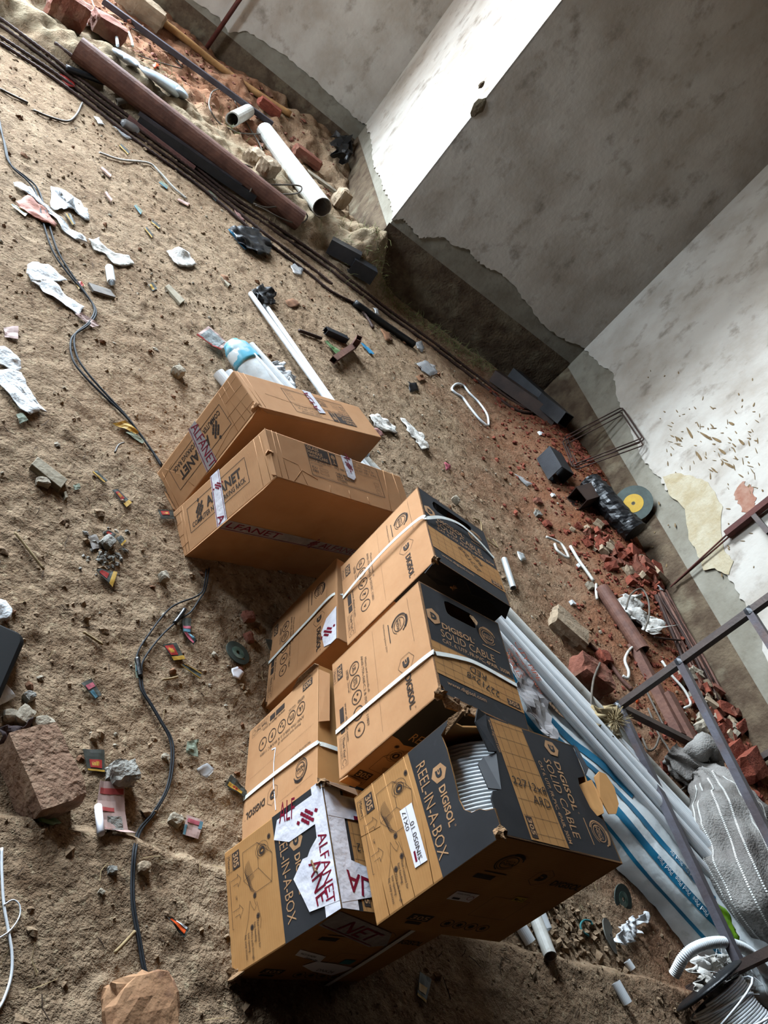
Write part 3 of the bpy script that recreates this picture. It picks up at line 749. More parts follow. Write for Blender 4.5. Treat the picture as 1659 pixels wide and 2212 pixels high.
p = c.pr(lambda x, y, d: c.PT(x, y, d)); p.poly([(.362, .002), (.420, .002), (.412, .092), (.398, .108), (.366, .102)], 'tape', .0022); p.logo_alfa(.392, .045, .026, 'maroon', .003); p.text('A', .376, .012, .03, None, 'maroon', .01, -1.2, .003)
for k in range(6): c.torn([(-.001, .012 + k * .03, .0), (-.001, .036 + k * .03, .0), (-.012, .030 + k * .03, .008), (-.012, .016 + k * .03, .006)], MAT_KRAFT)
for q_ in ([(.025, .0), (.025, .06)], [(.01, .05), (.2, .048)], [(.01, .068), (.2, .066)], [(.07, .0), (.066, .05)], [(.12, .0), (.122, .05)], [(.17, .0), (.165, .07)], [(.005, .505), (.2, .500)], [(.01, .535), (.2, .540)]): c.crease(c.PA, q_)
for q_ in ([(.030, .0), (.026, .2)], [(.050, .0), (.055, .2)], [(.08, .20), (.13, .14), (.20, .16)], [(.14, .20), (.12, .12), (.05, .11)], [(.60, .0), (.57, .2)], [(.655, .0), (.66, .2)], [(.25, .2), (.255, .17)], [(.35, .2), (.352, .165)], [(.45, .2), (.448, .17)]): c.crease(c.PT, q_)
c.crumple((.005, .10, .56), .016, MAT_KRAFT); c.torn([(.0, .0, .570), (.0, .2, .570), (-.008, .19, .556), (-.007, .02, .552)], MAT_KRAFT)
c.torn([(-.002, .208, .02), (-.002, .208, .55), (-.003, .214, .50), (-.004, .214, .10)], MAT_KRAFT)
c.finish()

# --- lower layer of cable cartons
KL = MAT_KRAFT
c = Carton('cable_carton', 'lower cable carton behind, its white strap low and half in shade of rack carton', (-.0089, 2.3815, .4631, .0, 0, 0), dg, DG, KL); c.body()
side_print(c.pr(lambda x, y, d: c.PA(x, y, d)))
c.strap([(-.002, .192, .0, 'A'), (-.004, .188, .12, 'A'), (-.004, .182, .25, 'A'), (-.003, .176, .38, 'A'), (.03, .174, .402, 'T')])
p = c.pr(lambda x, y, d: c.PA(x, y, d)); p.poly([(.245, .400), (.258, .345), (.300, .318), (.375, .335), (.389, .37), (.389, .4)], 'tape', .0022); p.logo_alfa(.325, .355, .034, 'maroon', .003)
c.torn([(-.001, .36, .0), (-.001, .389, .0), (-.02, .392, .012), (-.014, .365, .02)])
c.finish()
c = Carton('cable_carton', 'lower middle cable carton lying on its side with sideways print and a slanting strap', (.1734, 1.9082, .506, .0, .0454, -.0300), (.3029, .386, .389), DG, KL); c.body()
side_print(c.pr(lambda x, y, d: c.PA(y, .389 - x, d)))
p = c.pr(lambda x, y, d: c.PT(x, y, d)); p.rect(.0, .0, .3, .385, 'black', .0006); p.rect(.0, .0, .10, .385, 'kraft', .001)
c.strap([(-.002, .236, .0, 'A'), (-.003, .240, .10, 'A'), (-.004, .250, .24, 'A'), (-.003, .262, .375, 'A'), (.012, .264, .391, 'T'), (.10, .262, .392, 'T')])
c.torn([(0, 0, .25), (0, 0, .392), (-.01, -.006, .385), (-.012, -.008, .30)]); c.torn([(0, .02, .392), (0, .2, .392), (.03, .19, .400), (.03, .03, .402)], MAT_KRAFT)
p = c.pr(lambda x, y, d: c.PA(x, y, d)); p.line([(.150, .150), (.155, .17), (.20, .165), (.27, .17), (.36, .19)], .004, 'white', .0012)
c.finish()
c = Carton('cable_carton', 'lower front cable carton patched with white and maroon tape, damaged corners', (.3182, 1.4695, .6666, .0520, .0082, .0700), (.3890, .3029, .4000), DG, MAT_KRAFT_F); c.body()
p = c.pr(lambda x, y, d: c.PA(x, y, d)); half_black(p, .3029, .4, .205); reel_print(p)
tape = [(.018, .225), (.060, .205), (.090, .260), (.092, .400), (.020, .400)]; p.poly(tape, 'tape', .0022); p.text('ALF', .030, .232, .050, .06, 'maroon', .0, 1.35, .003); p.logo_alfa(.062, .335, .034, 'maroon', .003)
p.poly([(0, .362), (.302, .350), (.302, .400), (0, .400)], 'tape', .0026); p.text('ALFANET', .12, .362, .030, .16, 'maroon', .0, -.03, .0034)
p.poly([(.150, .300), (.180, .260), (.228, .282), (.270, .30), (.285, .4), (.165, .4)], 'tape', .0030); p.text('ANE', .170, .318, .040, .10, 'maroon', .0, .1, .0038); p.poly([(.10, .40), (.14, .33), (.17, .30), (.17, .40)], 'tape', .0028)
p = c.pr(lambda x, y, d: c.PC(x, y, d)); near_print(p)
p.poly([(.002, .392), (.002, .318), (.230, .238), (.275, .255), (.230, .320)], 'ctape', .0022); p.text('NET', .060, .312, .046, .15, 'maroon', .006, -.32, .003); p.line([(.01, .322), (.23, .246)], .003, 'maroon', .003)
p.poly([(.055, .190), (.155, .165), (.165, .130), (.065, .158)], 'white', .0016); p.text('MADE IN INDIA', .07, .168, .008, .06, 'tink', d=.0022, rot=-.24); p.text('Customer Care', .10, .148, .008, .05, 'tink', .02, d=.0022, rot=-.24)
p.poly([(.150, .135), (.215, .130), (.295, .115), (.262, .062), (.185, .078), (.130, .105)], 'white', .0020); p.text('DNK24', .19, .085, .012, .06, 'tink', d=.0026, rot=-.15); p.rect(.225, .132, .262, .158, 'teal', .0016)
top_print(c.pr(lambda x, y, d: c.PT(y, x, d)), .3029, .389, [('22712', .155, .115, .020)], -1.57)
p = c.pr(lambda x, y, d: c.PT(x, y, d)); p.rect(.0, .0, .389, .3029, 'black', .0006)
p.poly([(0, .0), (.055, 0), (.050, .302), (0, .302)], 'tape', .0022); p.poly([(.0, .03), (.20, .028), (.20, .085), (0, .09)], 'tape', .0026); p.text('T', .085, .035, .05, None, 'maroon', .02, d=.0032); p.poly([(0, .18), (.10, .20), (.13, .262), (0, .29)], 'tape', .0026); p.text('AL', .03, .215, .045, .07, 'maroon', .01, .2, .0032)
c.strap([(.268, .306, .398, 'C'), (.275, .308, .30, 'C'), (.288, .308, .15, 'C'), (.286, .310, .03, 'C'), (.250, .330, -.02, 'C'), (.22, .40, -.036, 'C')])
c.crumple((.004, .298, .006), .03); c.crumple((.006, .004, .396), .018); c.torn([(-.001, .29, .0), (-.001, .303, .05), (-.02, .315, .03), (-.018, .31, .0)]); c.torn([(0, 0, .402), (.11, 0, .402), (.10, .03, .418), (.01, .02, .42)], MAT_INSIDE)
c.torn([(-.002, .17, .33), (-.003, .20, .345), (-.022, .205, .36), (-.020, .175, .35)])
c.finish()

# --- upper layer
def rounded(x0, y0, x1, y1, r, n=4, wob=0.0):
    out = []
    for cx, cy, a0 in ((x1 - r, y0 + r, -90), (x1 - r, y1 - r, 0), (x0 + r, y1 - r, 90), (x0 + r, y0 + r, 180)):
        for k in range(n + 1):
            a = math.radians(a0 + 90 * k / n); out.append((cx + r * math.cos(a) + random.uniform(-wob, wob), cy + r * math.sin(a) + random.uniform(-wob, wob)))
    return out
du, dw, dz = dg
FULL_L = [(0, 0), (dw, 0), (dw, dz), (0, dz)]; FULL_T = [(0, 0), (du, 0), (du, dw), (0, dw)]
def upper(name, label, prm, hole, hand, hand_rot):
    c = Carton(name, label, prm, dg, DG, KL)
    c.panels(FULL_T, FULL_L, [hole]); side_print(c.pr(lambda x, y, d: c.PA(x, y, d)))
    top_print(c.pr(lambda x, y, d: c.PT(x, dw - y, d)), du, dw, hand, hand_rot)
    q = c.pr(lambda x, y, d: c.PC(x, y, d)); half_black(q, du, .4, .215, .03); reel_print(q)
    return c
c = upper('cable_carton', 'upper rear cable carton with a loose strap bowed over its dented black top', (.0231, 2.3291, .4706, .4165, -.0660, .0300), rounded(.055, .028, .235, .085, .02, wob=.002), [('22712x8', .165, .125, .020), ('RED', .20, .152, .020)], math.pi * .75)
c.strap([(-.002, .166, .0, 'A'), (-.010, .164, .10, 'A'), (-.014, .162, .25, 'A'), (-.008, .170, .38, 'A'), (.004, .185, .406, 'T'), (.07, .130, .410, 'T'), (.155, .095, .411, 'T'), (.23, .110, .408, 'T'), (.302, .150, .402, 'T')])
p = c.pr(lambda x, y, d: c.PA(x, y, d))
c.torn([(.0, dw + .001, .40), (.10, dw + .001, .40), (.10, dw + .016, .365), (.05, dw + .022, .345), (.0, dw + .012, .35)], MAT_BLACK); c.torn([(.11, dw + .001, .40), (.30, dw + .001, .40), (.30, dw + .03, .372), (.22, dw + .012, .385), (.16, dw + .02, .375)], MAT_BLACK)
c.crumple((.004, dw - .004, .394), .016); c.crumple((.10, dw + .012, .36), .012); c.torn([(.07, .03, .398), (.13, .028, .398), (.125, .07, .37), (.075, .075, .375)], MAT_BLACK)
c.finish()
c = upper('cable_carton', 'upper middle cable carton, hand hole in its black top and strap round the middle', (.2014, 1.9185, .5178, .4010, -.0100, -.0013), rounded(.085, .025, .200, .080, .016, wob=.0015), [('22712x8', .165, .098, .022), ('RED', .155, .130, .022)], math.pi * .94)
c.strap([(-.002, .243, .0, 'A'), (-.003, .248, .13, 'A'), (-.004, .255, .27, 'A'), (-.003, .262, .392, 'A'), (.008, .262, .4015, 'T'), (.08, .240, .4025, 'T'), (.16, .225, .4025, 'T'), (.302, .234, .4025, 'T')])
c.crumple((.006, dw - .006, .392), .020); c.crumple((.05, dw + .004, .392), .016, MAT_INSIDE); c.torn([(.0, dw, .40), (.12, dw, .40), (.10, dw + .03, .405), (.02, dw + .025, .39)], MAT_EDGE)
c.torn([(.185, .03, .40), (.197, .03, .40), (.198, .06, .409), (.19, .075, .412)]); c.torn([(0, dw + .001, .0), (.05, dw + .001, .0), (.045, dw + .008, .03), (.0, dw + .006, .035)], MAT_KRAFT)
c.finish()

# front top carton, torn open over its cable reel
c = Carton('cable_carton', 'upper front cable carton torn open at the corner, a coil of cable showing inside', (.4321, 1.5038, .6274, .4640, -.0219, .0055), (.3890, .3029, .4000), DG, MAT_KRAFT_F)
FU, FW = .3890, .3029
lit = [(0, 0), (FW, 0), (FW, .4), (.245, .4), (.238, .378), (.226, .362), (.222, .340), (.206, .322), (.180, .316), (.13, .320), (.06, .322), (.022, .318), (.010, .345), (.0, .352)]
top = [(.072, 0), (FU, 0), (FU, .085), (.352, .098), (.345, .120), (.352, .175), (.366, .192), (FU, .20), (FU, FW), (0, FW), (.0, .222), (.012, .205), (.040, .196), (.052, .15), (.066, .10), (.060, .04)]
c.panels(top, lit, (), [(0, 0), (FU, 0), (FU, .4), (.15, .4), (.12, .372), (.05, .345), (0, .352)])
p = c.pr(lambda x, y, d: c.PA(x, y, d))
p.poly([(.001, .207), (FW - .001, .220), (FW - .001, .399), (.246, .399), (.239, .378), (.227, .362), (.223, .340), (.207, .323), (.180, .317), (.13, .321), (.06, .323), (.022, .319), (.010, .346), (.001, .352)], 'black', .0006)
reel_print(p)
p.poly([(.112, .142), (.248, .150), (.250, .190), (.114, .184)], 'white', .0016); p.text('SIN050 10', .238, .178, .013, .085, 'tink', -.004, math.pi, .0022); p.text('0X17', .165, .160, .012, .045, 'tink', -.004, math.pi, .0022); p.line([(.114, .163), (.249, .169)], .0008, 'tink', .0022); p.rect(.215, .156, .238, .162, 'maroon', .0022)
for q_ in ([(.0, .070), (.15, .078), (.30, .09)], [(.04, .02), (.2, .04), (.30, .045)], [(.0, .19), (.15, .2), (.30, .19)], [(.10, .0), (.11, .07)], [(.0, .115), (.3, .13)]): c.crease(c.PA, q_)
def f1top(y, x, d): return c.PT(x, y, d)
q = c.pr(lambda x, y, d: c.PT(y, x, d))
q.poly([(.005, .085), (.298, .085), (.298, .205), (.005, .195)], 'kraft', .0008)
for k in range(8): q.line([(.015 + k * .038, .087), (.015 + k * .038, .2)], .0007, 'ink', .0012)
for k in range(5): q.line([(.006, .098 + k * .024), (.297, .098 + k * .024)], .0007, 'ink', .0012)
q.text('www.digisol.com', .012, .076, .009, .085, 'rev', -.0, d=.0012)
q.text('CAT 6, UTP, FR-PVC, 4PAIR, 305M', .085, .212, .011, .20, 'rev', .006); q.text('SOLID CABLE', .072, .238, .024, .195, 'rev', -.004); q.digisol(.072, .276, .019, .125, 'rev'); q.hexlogo(.034, .288, .026, 'rev', True)
q.india(.240, .345, .030, 'rev'); q.rect(.245, .090, .292, .110, 'ink', .0013); q.text('305', .250, .094, .012, .036, 'rev', .02, d=.0017)
h = c.pr(lambda x, y, d: c.PT(x, FW - y, d)); h.text('22712x8', .142, .138, .020, .108, 'pen', -.002, -.06, .0020, .1, True); h.text('ARD', .165, .104, .022, .055, 'pen', -.002, -.06, .0020, .1, True)
near_print(c.pr(lambda x, y, d: c.PC(x, y, d)))
p = c.pr(lambda x, y, d: c.PC(x, y, d)); p.poly([(.072, .150), (.140, .150), (.140, .186), (.072, .186)], 'white', .0016); p.text('DIGISOL SYSTEMS', .078, .176, .005, .04, 'tink', d=.0022); p.arc(.128, .168, .008, wd=.0015, ink='maroon', d=.0022); p.rect(.082, .155, .104, .162, 'tink', .0022); p.text('May-23', .243, .190, .010, .030, 'tink', .01, d=.0022); p.rect(.240, .186, .277, .206, 'yellow', .0016)
c.torn([(.066, .10, .401), (.040, .196, .401), (.020, .188, .385), (.028, .12, .372), (.045, .105, .38)], MAT_BLACK, 'lid_flap')
c.torn([(.072, 0.0, .400), (.060, .04, .400), (.066, .10, .400), (.050, .098, .392), (.030, .03, .396), (.045, -.005, .402)], MAT_BLACK, 'lid_flap')
c.torn([(.0, .0, .352), (.0, .03, .33), (.02, -.01, .40), (.035, -.012, .402)], MAT_EDGE); c.crumple((.0, .296, .394), .017); c.crumple((.02, .0, .392), .012)
b = MB(); fl = [(FU + .004, .098, .420), (FU + .014, .088, .432), (FU + .028, .096, .438), (FU + .036, .130, .440), (FU + .034, .170, .434), (FU + .022, .192, .424), (FU + .008, .190, .414), (FU + .000, .150, .414)]
c.torn(fl, MAT_KRAFT_F, 'handle_flap', .006); c.torn([(FU - .035, .112, .392), (FU + .002, .10, .410), (FU + .006, .15, .414), (FU - .002, .186, .408), (FU - .03, .196, .392), (FU - .042, .16, .388)], MAT_KRAFT_F, 'handle_flap')
c.torn([(FU, .0, .401), (FU, .085, .401), (FU + .01, .07, .408), (FU + .006, .01, .405)], MAT_BLACK)
c.finish()
F1 = c
# the coil inside
MAT_CABLE = mat('pale_grey_cable', (276, 280, 284), (254, 258, 262), scale=30, rough=.36, spec=.5)
def coil(name, label, mw_pt, c0, ax, r0, length, turns, cr, group=None):
    """cable wound side by side round an axis; mw_pt maps local to world"""
    b = MB(); ax = Vector(ax).normalized(); x = ax.orthogonal().normalized(); y = ax.cross(x)
    rings = []; sub = 5; n = 40
    prof = []
    for i in range(turns):
        for k in range(sub):
            a = math.pi * (k / sub); prof.append(((i + (1 - math.cos(a)) / 2) * length / turns, r0 + cr * math.sin(a)))
    prof.append((length, r0))
    prof = [(0, .03)] + prof + [(length, .03)]
    for (l, r) in prof:
        rings.append([mw_pt @ (Vector(c0) + ax * l + x * r * math.cos(2 * math.pi * j / n) + y * r * math.sin(2 * math.pi * j / n)) for j in range(n)])
    v = [p for r in rings for p in r]; f = [(i * n + j, i * n + (j + 1) % n, (i + 1) * n + (j + 1) % n, (i + 1) * n + j) for i in range(len(rings) - 1) for j in range(n)]
    b.add(v, f); return b
b = coil('', '', F1.mw, (.186, -.022, .186), (0, -1, 0), .170, .255, 28, .006)
tag(b.build('cable_coil', MAT_CABLE, smooth=True), 'coil of pale cable seen through the torn carton corner', 'cable')
# ------------------------------------------------------------------ loose things: helpers
def gzf(p): return float(hfine(p.dot(UD), p.dot(WD)))
def depth(x, y): return (at(x, y) - CAM_P).dot(CAM_F)
def sz(px, x, y): return px * depth(x, y) / FPX
def at_z(x, y, z):
    d = px_ray(x, y); return CAM_P + d * ((z - CAM_H) / d.z)
def proj(p):
    d = p - CAM_P; z = d.dot(CAM_F); return (IMG_W / 2 + FPX * d.dot(CAM_R) / z, IMG_H / 2 - FPX * d.dot(CAM_U) / z)
def up_to(foot, x, y):
    """height above foot at which a vertical line through it passes nearest the picture position"""
    best = None
    for k in range(400):
        z = k * .008; q = proj(foot + Vector((0, 0, z))); e = (q[0] - x) ** 2 + (q[1] - y) ** 2
        if best is None or e < best[0]: best = (e, z)
    return best[1]
SEED = [0]
def sheet_mesh(pxs, lift=.006, amp=.01, thick=.0015, cuts=2, rounds=2, freq=14., fold=None):
    """a crumpled thin sheet lying on the ground inside a picture outline"""
    SEED[0] += 1; sd = SEED[0] * 3.7
    P = [at(x, y, lift + amp * .5) for x, y in pxs]
    bm = bmesh.new(); vs_ = [bm.verts.new(p) for p in P]
    for t in tessellate_polygon([[Vector((p.x, p.y, 0)) for p in P]]):
        try: bm.faces.new([vs_[i] for i in t])
        except ValueError: pass
    for _ in range(rounds): bmesh.ops.subdivide_edges(bm, edges=bm.edges[:], cuts=cuts - 1 if cuts > 1 else 1, use_grid_fill=True)
    bmesh.ops.triangulate(bm, faces=bm.faces[:])
    G_ = hfine([v.co.dot(UD) for v in bm.verts], [v.co.dot(WD) for v in bm.verts])
    for v, g_ in zip(bm.verts, G_):
        n = noise.noise(Vector((v.co.x * freq, v.co.y * freq, sd))); n2 = noise.noise(Vector((v.co.x * freq * 2.7, v.co.y * freq * 2.7, sd + 9)))
        v.co.z = float(g_) + lift + amp * (0.1 + 1.0 * abs(n) + .35 * n2)
        v.co.x += amp * .35 * n2; v.co.y += amp * .35 * n
    bmesh.ops.recalc_face_normals(bm, faces=bm.faces)
    g = bmesh.ops.solidify(bm, geom=bm.faces[:], thickness=thick)
    b = MB(); bm.verts.index_update(); b.add([v.co for v in bm.verts], [[l.index for l in f.verts] for f in bm.faces]); bm.free()
    return b
def sheet(name, label, cat, pxs, m, group=None, smooth=True, **k):
    o = sheet_mesh(pxs, **k).build(name, m, smooth=smooth); return tag(o, label, cat, group)
def lump_mesh(c, X, Y, Z, sub=3, rnd=.35, amp=.08, freq=1.6, seed=0.0):
    """stone between a block and a ball: centre and half axes"""
    bm = bmesh.new(); bmesh.ops.create_cube(bm, size=2)
    bmesh.ops.subdivide_edges(bm, edges=bm.edges[:], cuts=2 ** sub // 2, use_grid_fill=True)
    c, X, Y, Z = Vector(c), Vector(X), Vector(Y), Vector(Z); v = []
    for q in bm.verts:
        s_ = q.co.normalized() * 1.18; p = q.co.lerp(s_, rnd)
        n = 1 + amp * noise.noise(p * freq + Vector((seed, seed * 2, 0))) * 2 + amp * .6 * noise.noise(p * freq * 3.1 + Vector((seed, 0, seed)))
        p = p * n; v.append(c + X * p.x + Y * p.y + Z * p.z)
    bm.verts.index_update(); f = [[l.index for l in g.verts] for g in bm.faces]; bm.free()
    return MB().add(v, f)
def stone(name, label, cat, x, y, size, m, yaw=0., rnd=.35, amp=.08, sub=3, group=None, sink=.15, tilt=(0, 0), freq=1.6, lift=0.0, smooth=False):
    """size in metres (length, width, height), placed so its middle is seen at x, y"""
    l, w_, h = size; p = at(x, y, h * .5 * (1 - sink) + lift)
    a = yaw + YAW; X = Vector((math.cos(a), math.sin(a), tilt[0])) * l / 2; Y = Vector((-math.sin(a), math.cos(a), tilt[1])) * w_ / 2
    Z = X.cross(Y).normalized() * h / 2; p.z = gz(p) + h / 2 * (1 - 2 * sink * .5) + lift
    SEED[0] += 1
    o = lump_mesh(p, X, Y, Z, sub, rnd, amp, freq, SEED[0] * 1.7).build(name, m, smooth=smooth); return tag(o, label, cat, group)
def rod(name, label, cat, pxs, r, m, group=None, n=8, lift=None, steps=6, ribs=False, hollow=None, smooth=True):
    P = path(pxs, r if lift is None else lift)
    if len(P) > 2 or steps > 1: P = spline(P, steps) if len(P) > 2 else [P[0].lerp(P[1], k / 6) for k in range(7)]
    b = MB()
    if ribs:
        L = sum((P[i + 1] - P[i]).length for i in range(len(P) - 1)); k = int(L / .016); Q = []; acc = 0; i = 0
        for j in range(k + 1):
            d = L * j / k
            while i < len(P) - 2 and acc + (P[i + 1] - P[i]).length < d: acc += (P[i + 1] - P[i]).length; i += 1
            s_ = (P[i + 1] - P[i]).length or 1; Q.append(P[i].lerp(P[i + 1], min((d - acc) / s_, 1)))
        b.tube(Q, r, 6, rr=[r * (1.16 if j % 2 else .88) for j in range(len(Q))])
    else: b.tube(P, r, n)
    return tag(b.build(name, m, smooth=smooth), label, cat, group)
def hollow(name, label, cat, a, c, r, t, m, group=None, la=None):
    A, B = at(*a, r if la is None else la[0]), at(*c, r if la is None else la[1])
    return tag(MB().pipe(A, B, r, t).build(name, m, smooth=False), label, cat, group)
def square_tube(b, A, B, s_, t=.004, up=Vector((0, 0, 1)), open_=True):
    """hollow square tube from A to B, outer half side s_"""
    A, B = Vector(A), Vector(B); d = (B - A).normalized(); x = d.cross(up).normalized(); y = x.cross(d)
    v = []
    for q, c in ((s_, A), (s_, B), (s_ - t, B), (s_ - t, A)):
        v += [c + x * q * i + y * q * j for i, j in ((-1, -1), (1, -1), (1, 1), (-1, 1))]
    f = [(j * 4 + k, j * 4 + (k + 1) % 4, ((j + 1) % 4) * 4 + (k + 1) % 4, ((j + 1) % 4) * 4 + k) for j in range(4) for k in range(4)]
    return b.add(v, f)
def section(name, label, a, c, s_, m, group=None, t=.005, lift=None, cat='steel tube'):
    A, B = at(*a, s_ if lift is None else lift), at(*c, s_ if lift is None else lift)
    return tag(square_tube(MB(), A, B, s_, t).build(name, m, bevel=0), label, cat, group)
def blob_tube(pts, radii, squash=.6, amp=.12, n=28, freq=7., sub=6, seed=1.0, wr=None):
    P = spline(pts, sub); R_ = []
    for i in range(len(radii) - 1):
        for k in range(sub): t = k / sub; t = t * t * (3 - 2 * t); R_.append(radii[i] * (1 - t) + radii[i + 1] * t)
    R_.append(radii[-1]); m = len(P); v = []; f = []
    for i in range(m):
        t = (P[min(i + 1, m - 1)] - P[max(i - 1, 0)]).normalized(); x = t.cross(Vector((0, 0, 1))).normalized(); y = x.cross(t)
        for k in range(n):
            a = 2 * math.pi * k / n; q = P[i] + x * math.cos(a) * R_[i] + y * math.sin(a) * R_[i] * squash
            e = 1 + amp * (noise.noise(q * freq + Vector((seed, 0, 0))) * 1.4 + .6 * noise.noise(q * freq * 2.6 + Vector((0, seed, 0))))
            v.append(P[i] + (q - P[i]) * e)
    for i in range(m - 1):
        for k in range(n): f.append((i * n + k, i * n + (k + 1) % n, (i + 1) * n + (k + 1) % n, (i + 1) * n + k))
    f += [tuple(range(n - 1, -1, -1)), tuple((m - 1) * n + k for k in range(n))]
    return MB().add(v, f)

# ------------------------------------------------------------------ loose things: materials
M_RUST = mat('rusty_steel', (132, 90, 74), (100, 64, 52), scale=9, rough=.72, bump=.25, bscale=60, c3=(150, 104, 84), s3=4, lo3=.56, hi3=.76, spec=.35)
M_RUSTDARK = mat('dark_rusty_rebar', (84, 58, 48), (60, 42, 36), scale=14, rough=.75, bump=.3, bscale=120, spec=.3)
M_RUSTRED = mat('red_oxide_steel', (108, 52, 40), (80, 38, 32), scale=12, rough=.7, bump=.2, bscale=70)
M_STEEL = mat('dark_mill_steel', (60, 61, 66), (44, 45, 49), scale=8, rough=.42, metal=.35, c3=(84, 80, 78), s3=3, lo3=.55, hi3=.8, bump=.08, bscale=80, spec=.5)
M_STEELBR = mat('brown_mill_steel', (86, 68, 60), (64, 52, 48), scale=9, rough=.5, metal=.25, bump=.1, bscale=80, spec=.4)
M_STEELBL = mat('bluish_steel_tube', (98, 96, 104), (80, 70, 72), scale=6, rough=.5, metal=.3, bump=.1, bscale=70, c3=(104, 78, 66), s3=5, lo3=.55, hi3=.75)
M_PINKPAINT = mat('faded_pink_primer', (168, 122, 114), (132, 88, 80), scale=10, rough=.75, bump=.2, bscale=60)
M_PVC = mat('white_pvc', (268, 272, 274), (252, 256, 258), scale=10, rough=.32, spec=.5)
M_PVCDIRTY = mat('dusty_white_pvc', (236, 234, 226), (208, 202, 190), scale=12, rough=.5, spec=.4, c3=(150, 132, 104), s3=16, lo3=.6, hi3=.78)
M_GALV = mat('galvanised_tube', (240, 244, 244), (214, 220, 220), scale=10, rough=.35, metal=.45, c3=(150, 140, 120), s3=14, lo3=.62, hi3=.78)
M_BLACKPL = mat('black_plastic', (20, 20, 22), (28, 28, 30), scale=12, rough=.42, spec=.35, bump=.3, bscale=40)
M_BLACKCABLE = mat('black_cable', (38, 40, 44), (52, 54, 58), scale=30, rough=.7, spec=.18)
M_GREYCABLE = mat('grey_brown_wire', (120, 110, 98), (96, 86, 76), scale=20, rough=.6)
M_WHITECLOTH = mat('white_sack_cloth', (268, 270, 272), (242, 244, 245), scale=9, rough=.75, bump=.5, bscale=70, c3=(176, 172, 164), s3=14, lo3=.62, hi3=.8)
M_GREYCLOTH = mat('greyish_dirty_cloth', (252, 249, 242), (212, 204, 192), scale=12, rough=.85, bump=.5, bscale=80)
M_PINKCLOTH = mat('pink_cloth', (214, 150, 128), (186, 118, 98), scale=12, rough=.8, bump=.4, bscale=60)
M_DARKCLOTH = mat('dark_purple_cloth', (74, 58, 58), (56, 44, 46), scale=10, rough=.9, bump=.5, bscale=70)
M_CLEAR = mat('crumpled_clear_film', (214, 214, 214), (188, 188, 188), scale=20, rough=.18, spec=.6, alpha=.62)
M_BRICK = mat('red_brick', (150, 92, 72), (124, 72, 56), scale=9, rough=.95, bump=.5, bscale=70, c3=(176, 138, 112), s3=4, lo3=.5, hi3=.72)
M_BRICKRED = mat('bright_broken_brick', (158, 82, 60), (128, 60, 44), scale=14, rough=.95, bump=.5, bscale=90)
M_BRICKPALE = mat('mud_coated_brick', (190, 168, 140), (162, 138, 112), scale=8, rough=.95, bump=.5, bscale=60)
M_BRICKBROWN = mat('brown_weathered_brick', (172, 136, 110), (142, 106, 84), scale=7, rough=.95, bump=.7, bscale=60, c3=(186, 154, 126), s3=20, lo3=.5, hi3=.7)
M_STONE = mat('pale_stone', (190, 178, 158), (160, 146, 124), scale=10, rough=.95, bump=.6, bscale=60)
M_SANDSTONE = mat('orange_sandstone', (196, 150, 110), (170, 122, 88), scale=7, rough=.9, bump=.45, bscale=40, c3=(140, 100, 80), s3=12, lo3=.58, hi3=.75)
M_CONCRETE = mat('grey_concrete_lump', (178, 174, 164), (134, 130, 122), scale=22, rough=1, bump=1., bscale=70)
M_WOOD = mat('weathered_wood', (190, 177, 152), (158, 144, 120), scale=14, rough=.85, stretch=(1, 1, 6), bump=.3, bscale=60)
M_TILE = mat('grey_tile', (150, 140, 130), (130, 120, 112), scale=14, rough=.6)
M_GREENLEAF = mat('green_foil', (110, 140, 92), (84, 116, 70), scale=14, rough=.5)
M_GREENGREY = mat('grey_green_card', (142, 150, 128), (120, 128, 108), scale=14, rough=.8)
M_LIME = mat('lime_green_film', (146, 200, 40), (110, 170, 26), scale=9, rough=.25, spec=.6, bump=.4, bscale=25)
M_BLUEFILM = mat('blue_film', (70, 150, 190), (54, 126, 168), scale=12, rough=.35, spec=.5)
M_BLUEPRINT = mat('blue_sleeve_print', (40, 134, 172), (30, 112, 150), scale=14, rough=.35, spec=.5)
M_SLEEVE = mat('milky_plastic_sleeve', (262, 268, 268), (238, 246, 248), scale=7, rough=.22, spec=.6, bump=.5, bscale=14, c3=(226, 230, 230), s3=16, lo3=.55, hi3=.7)
M_YELLOWPIPE = mat('ochre_pipe', (186, 138, 84), (150, 106, 64), scale=9, rough=.7, bump=.2, bscale=50)
M_SACHET = mat('dark_sachet_foil', (70, 74, 66), (54, 56, 50), scale=30, rough=.45, spec=.5)
M_SACHETY = mat('yellow_sachet_band', (214, 170, 60), (190, 146, 50), scale=30, rough=.45, spec=.5)
M_SACHETR = mat('red_sachet_print', (190, 60, 52), (166, 48, 44), scale=30, rough=.45)
M_SACHETB = mat('blue_sachet_print', (110, 160, 176), (92, 140, 158), scale=30, rough=.45)
M_SACHETP = mat('pink_sachet_print', (206, 110, 124), (186, 92, 106), scale=30, rough=.45)
M_PAPER = mat('faded_printed_paper', (206, 176, 166), (186, 152, 142), scale=18, rough=.7)
M_PAPERRED = mat('red_paper_print', (186, 76, 72), (164, 62, 60), scale=30, rough=.6)
M_ORANGE = mat('orange_plastic', (236, 96, 40), (220, 80, 30), scale=20, rough=.4)
M_LEAF = mat('dry_brown_leaf', (150, 104, 70), (120, 80, 52), scale=20, rough=.9)
M_SACK = mat('grey_woven_sack', (168, 163, 156), (128, 121, 115), scale=5, rough=.75, bump=.7, bscale=120, c3=(112, 102, 98), s3=3.2, lo3=.56, hi3=.76)
M_STITCH = mat('white_sack_stripe', (280, 278, 270), (250, 248, 240), scale=20, rough=.7)
M_JUTE = mat('frayed_jute', (196, 174, 132), (166, 142, 102), scale=20, rough=.95)
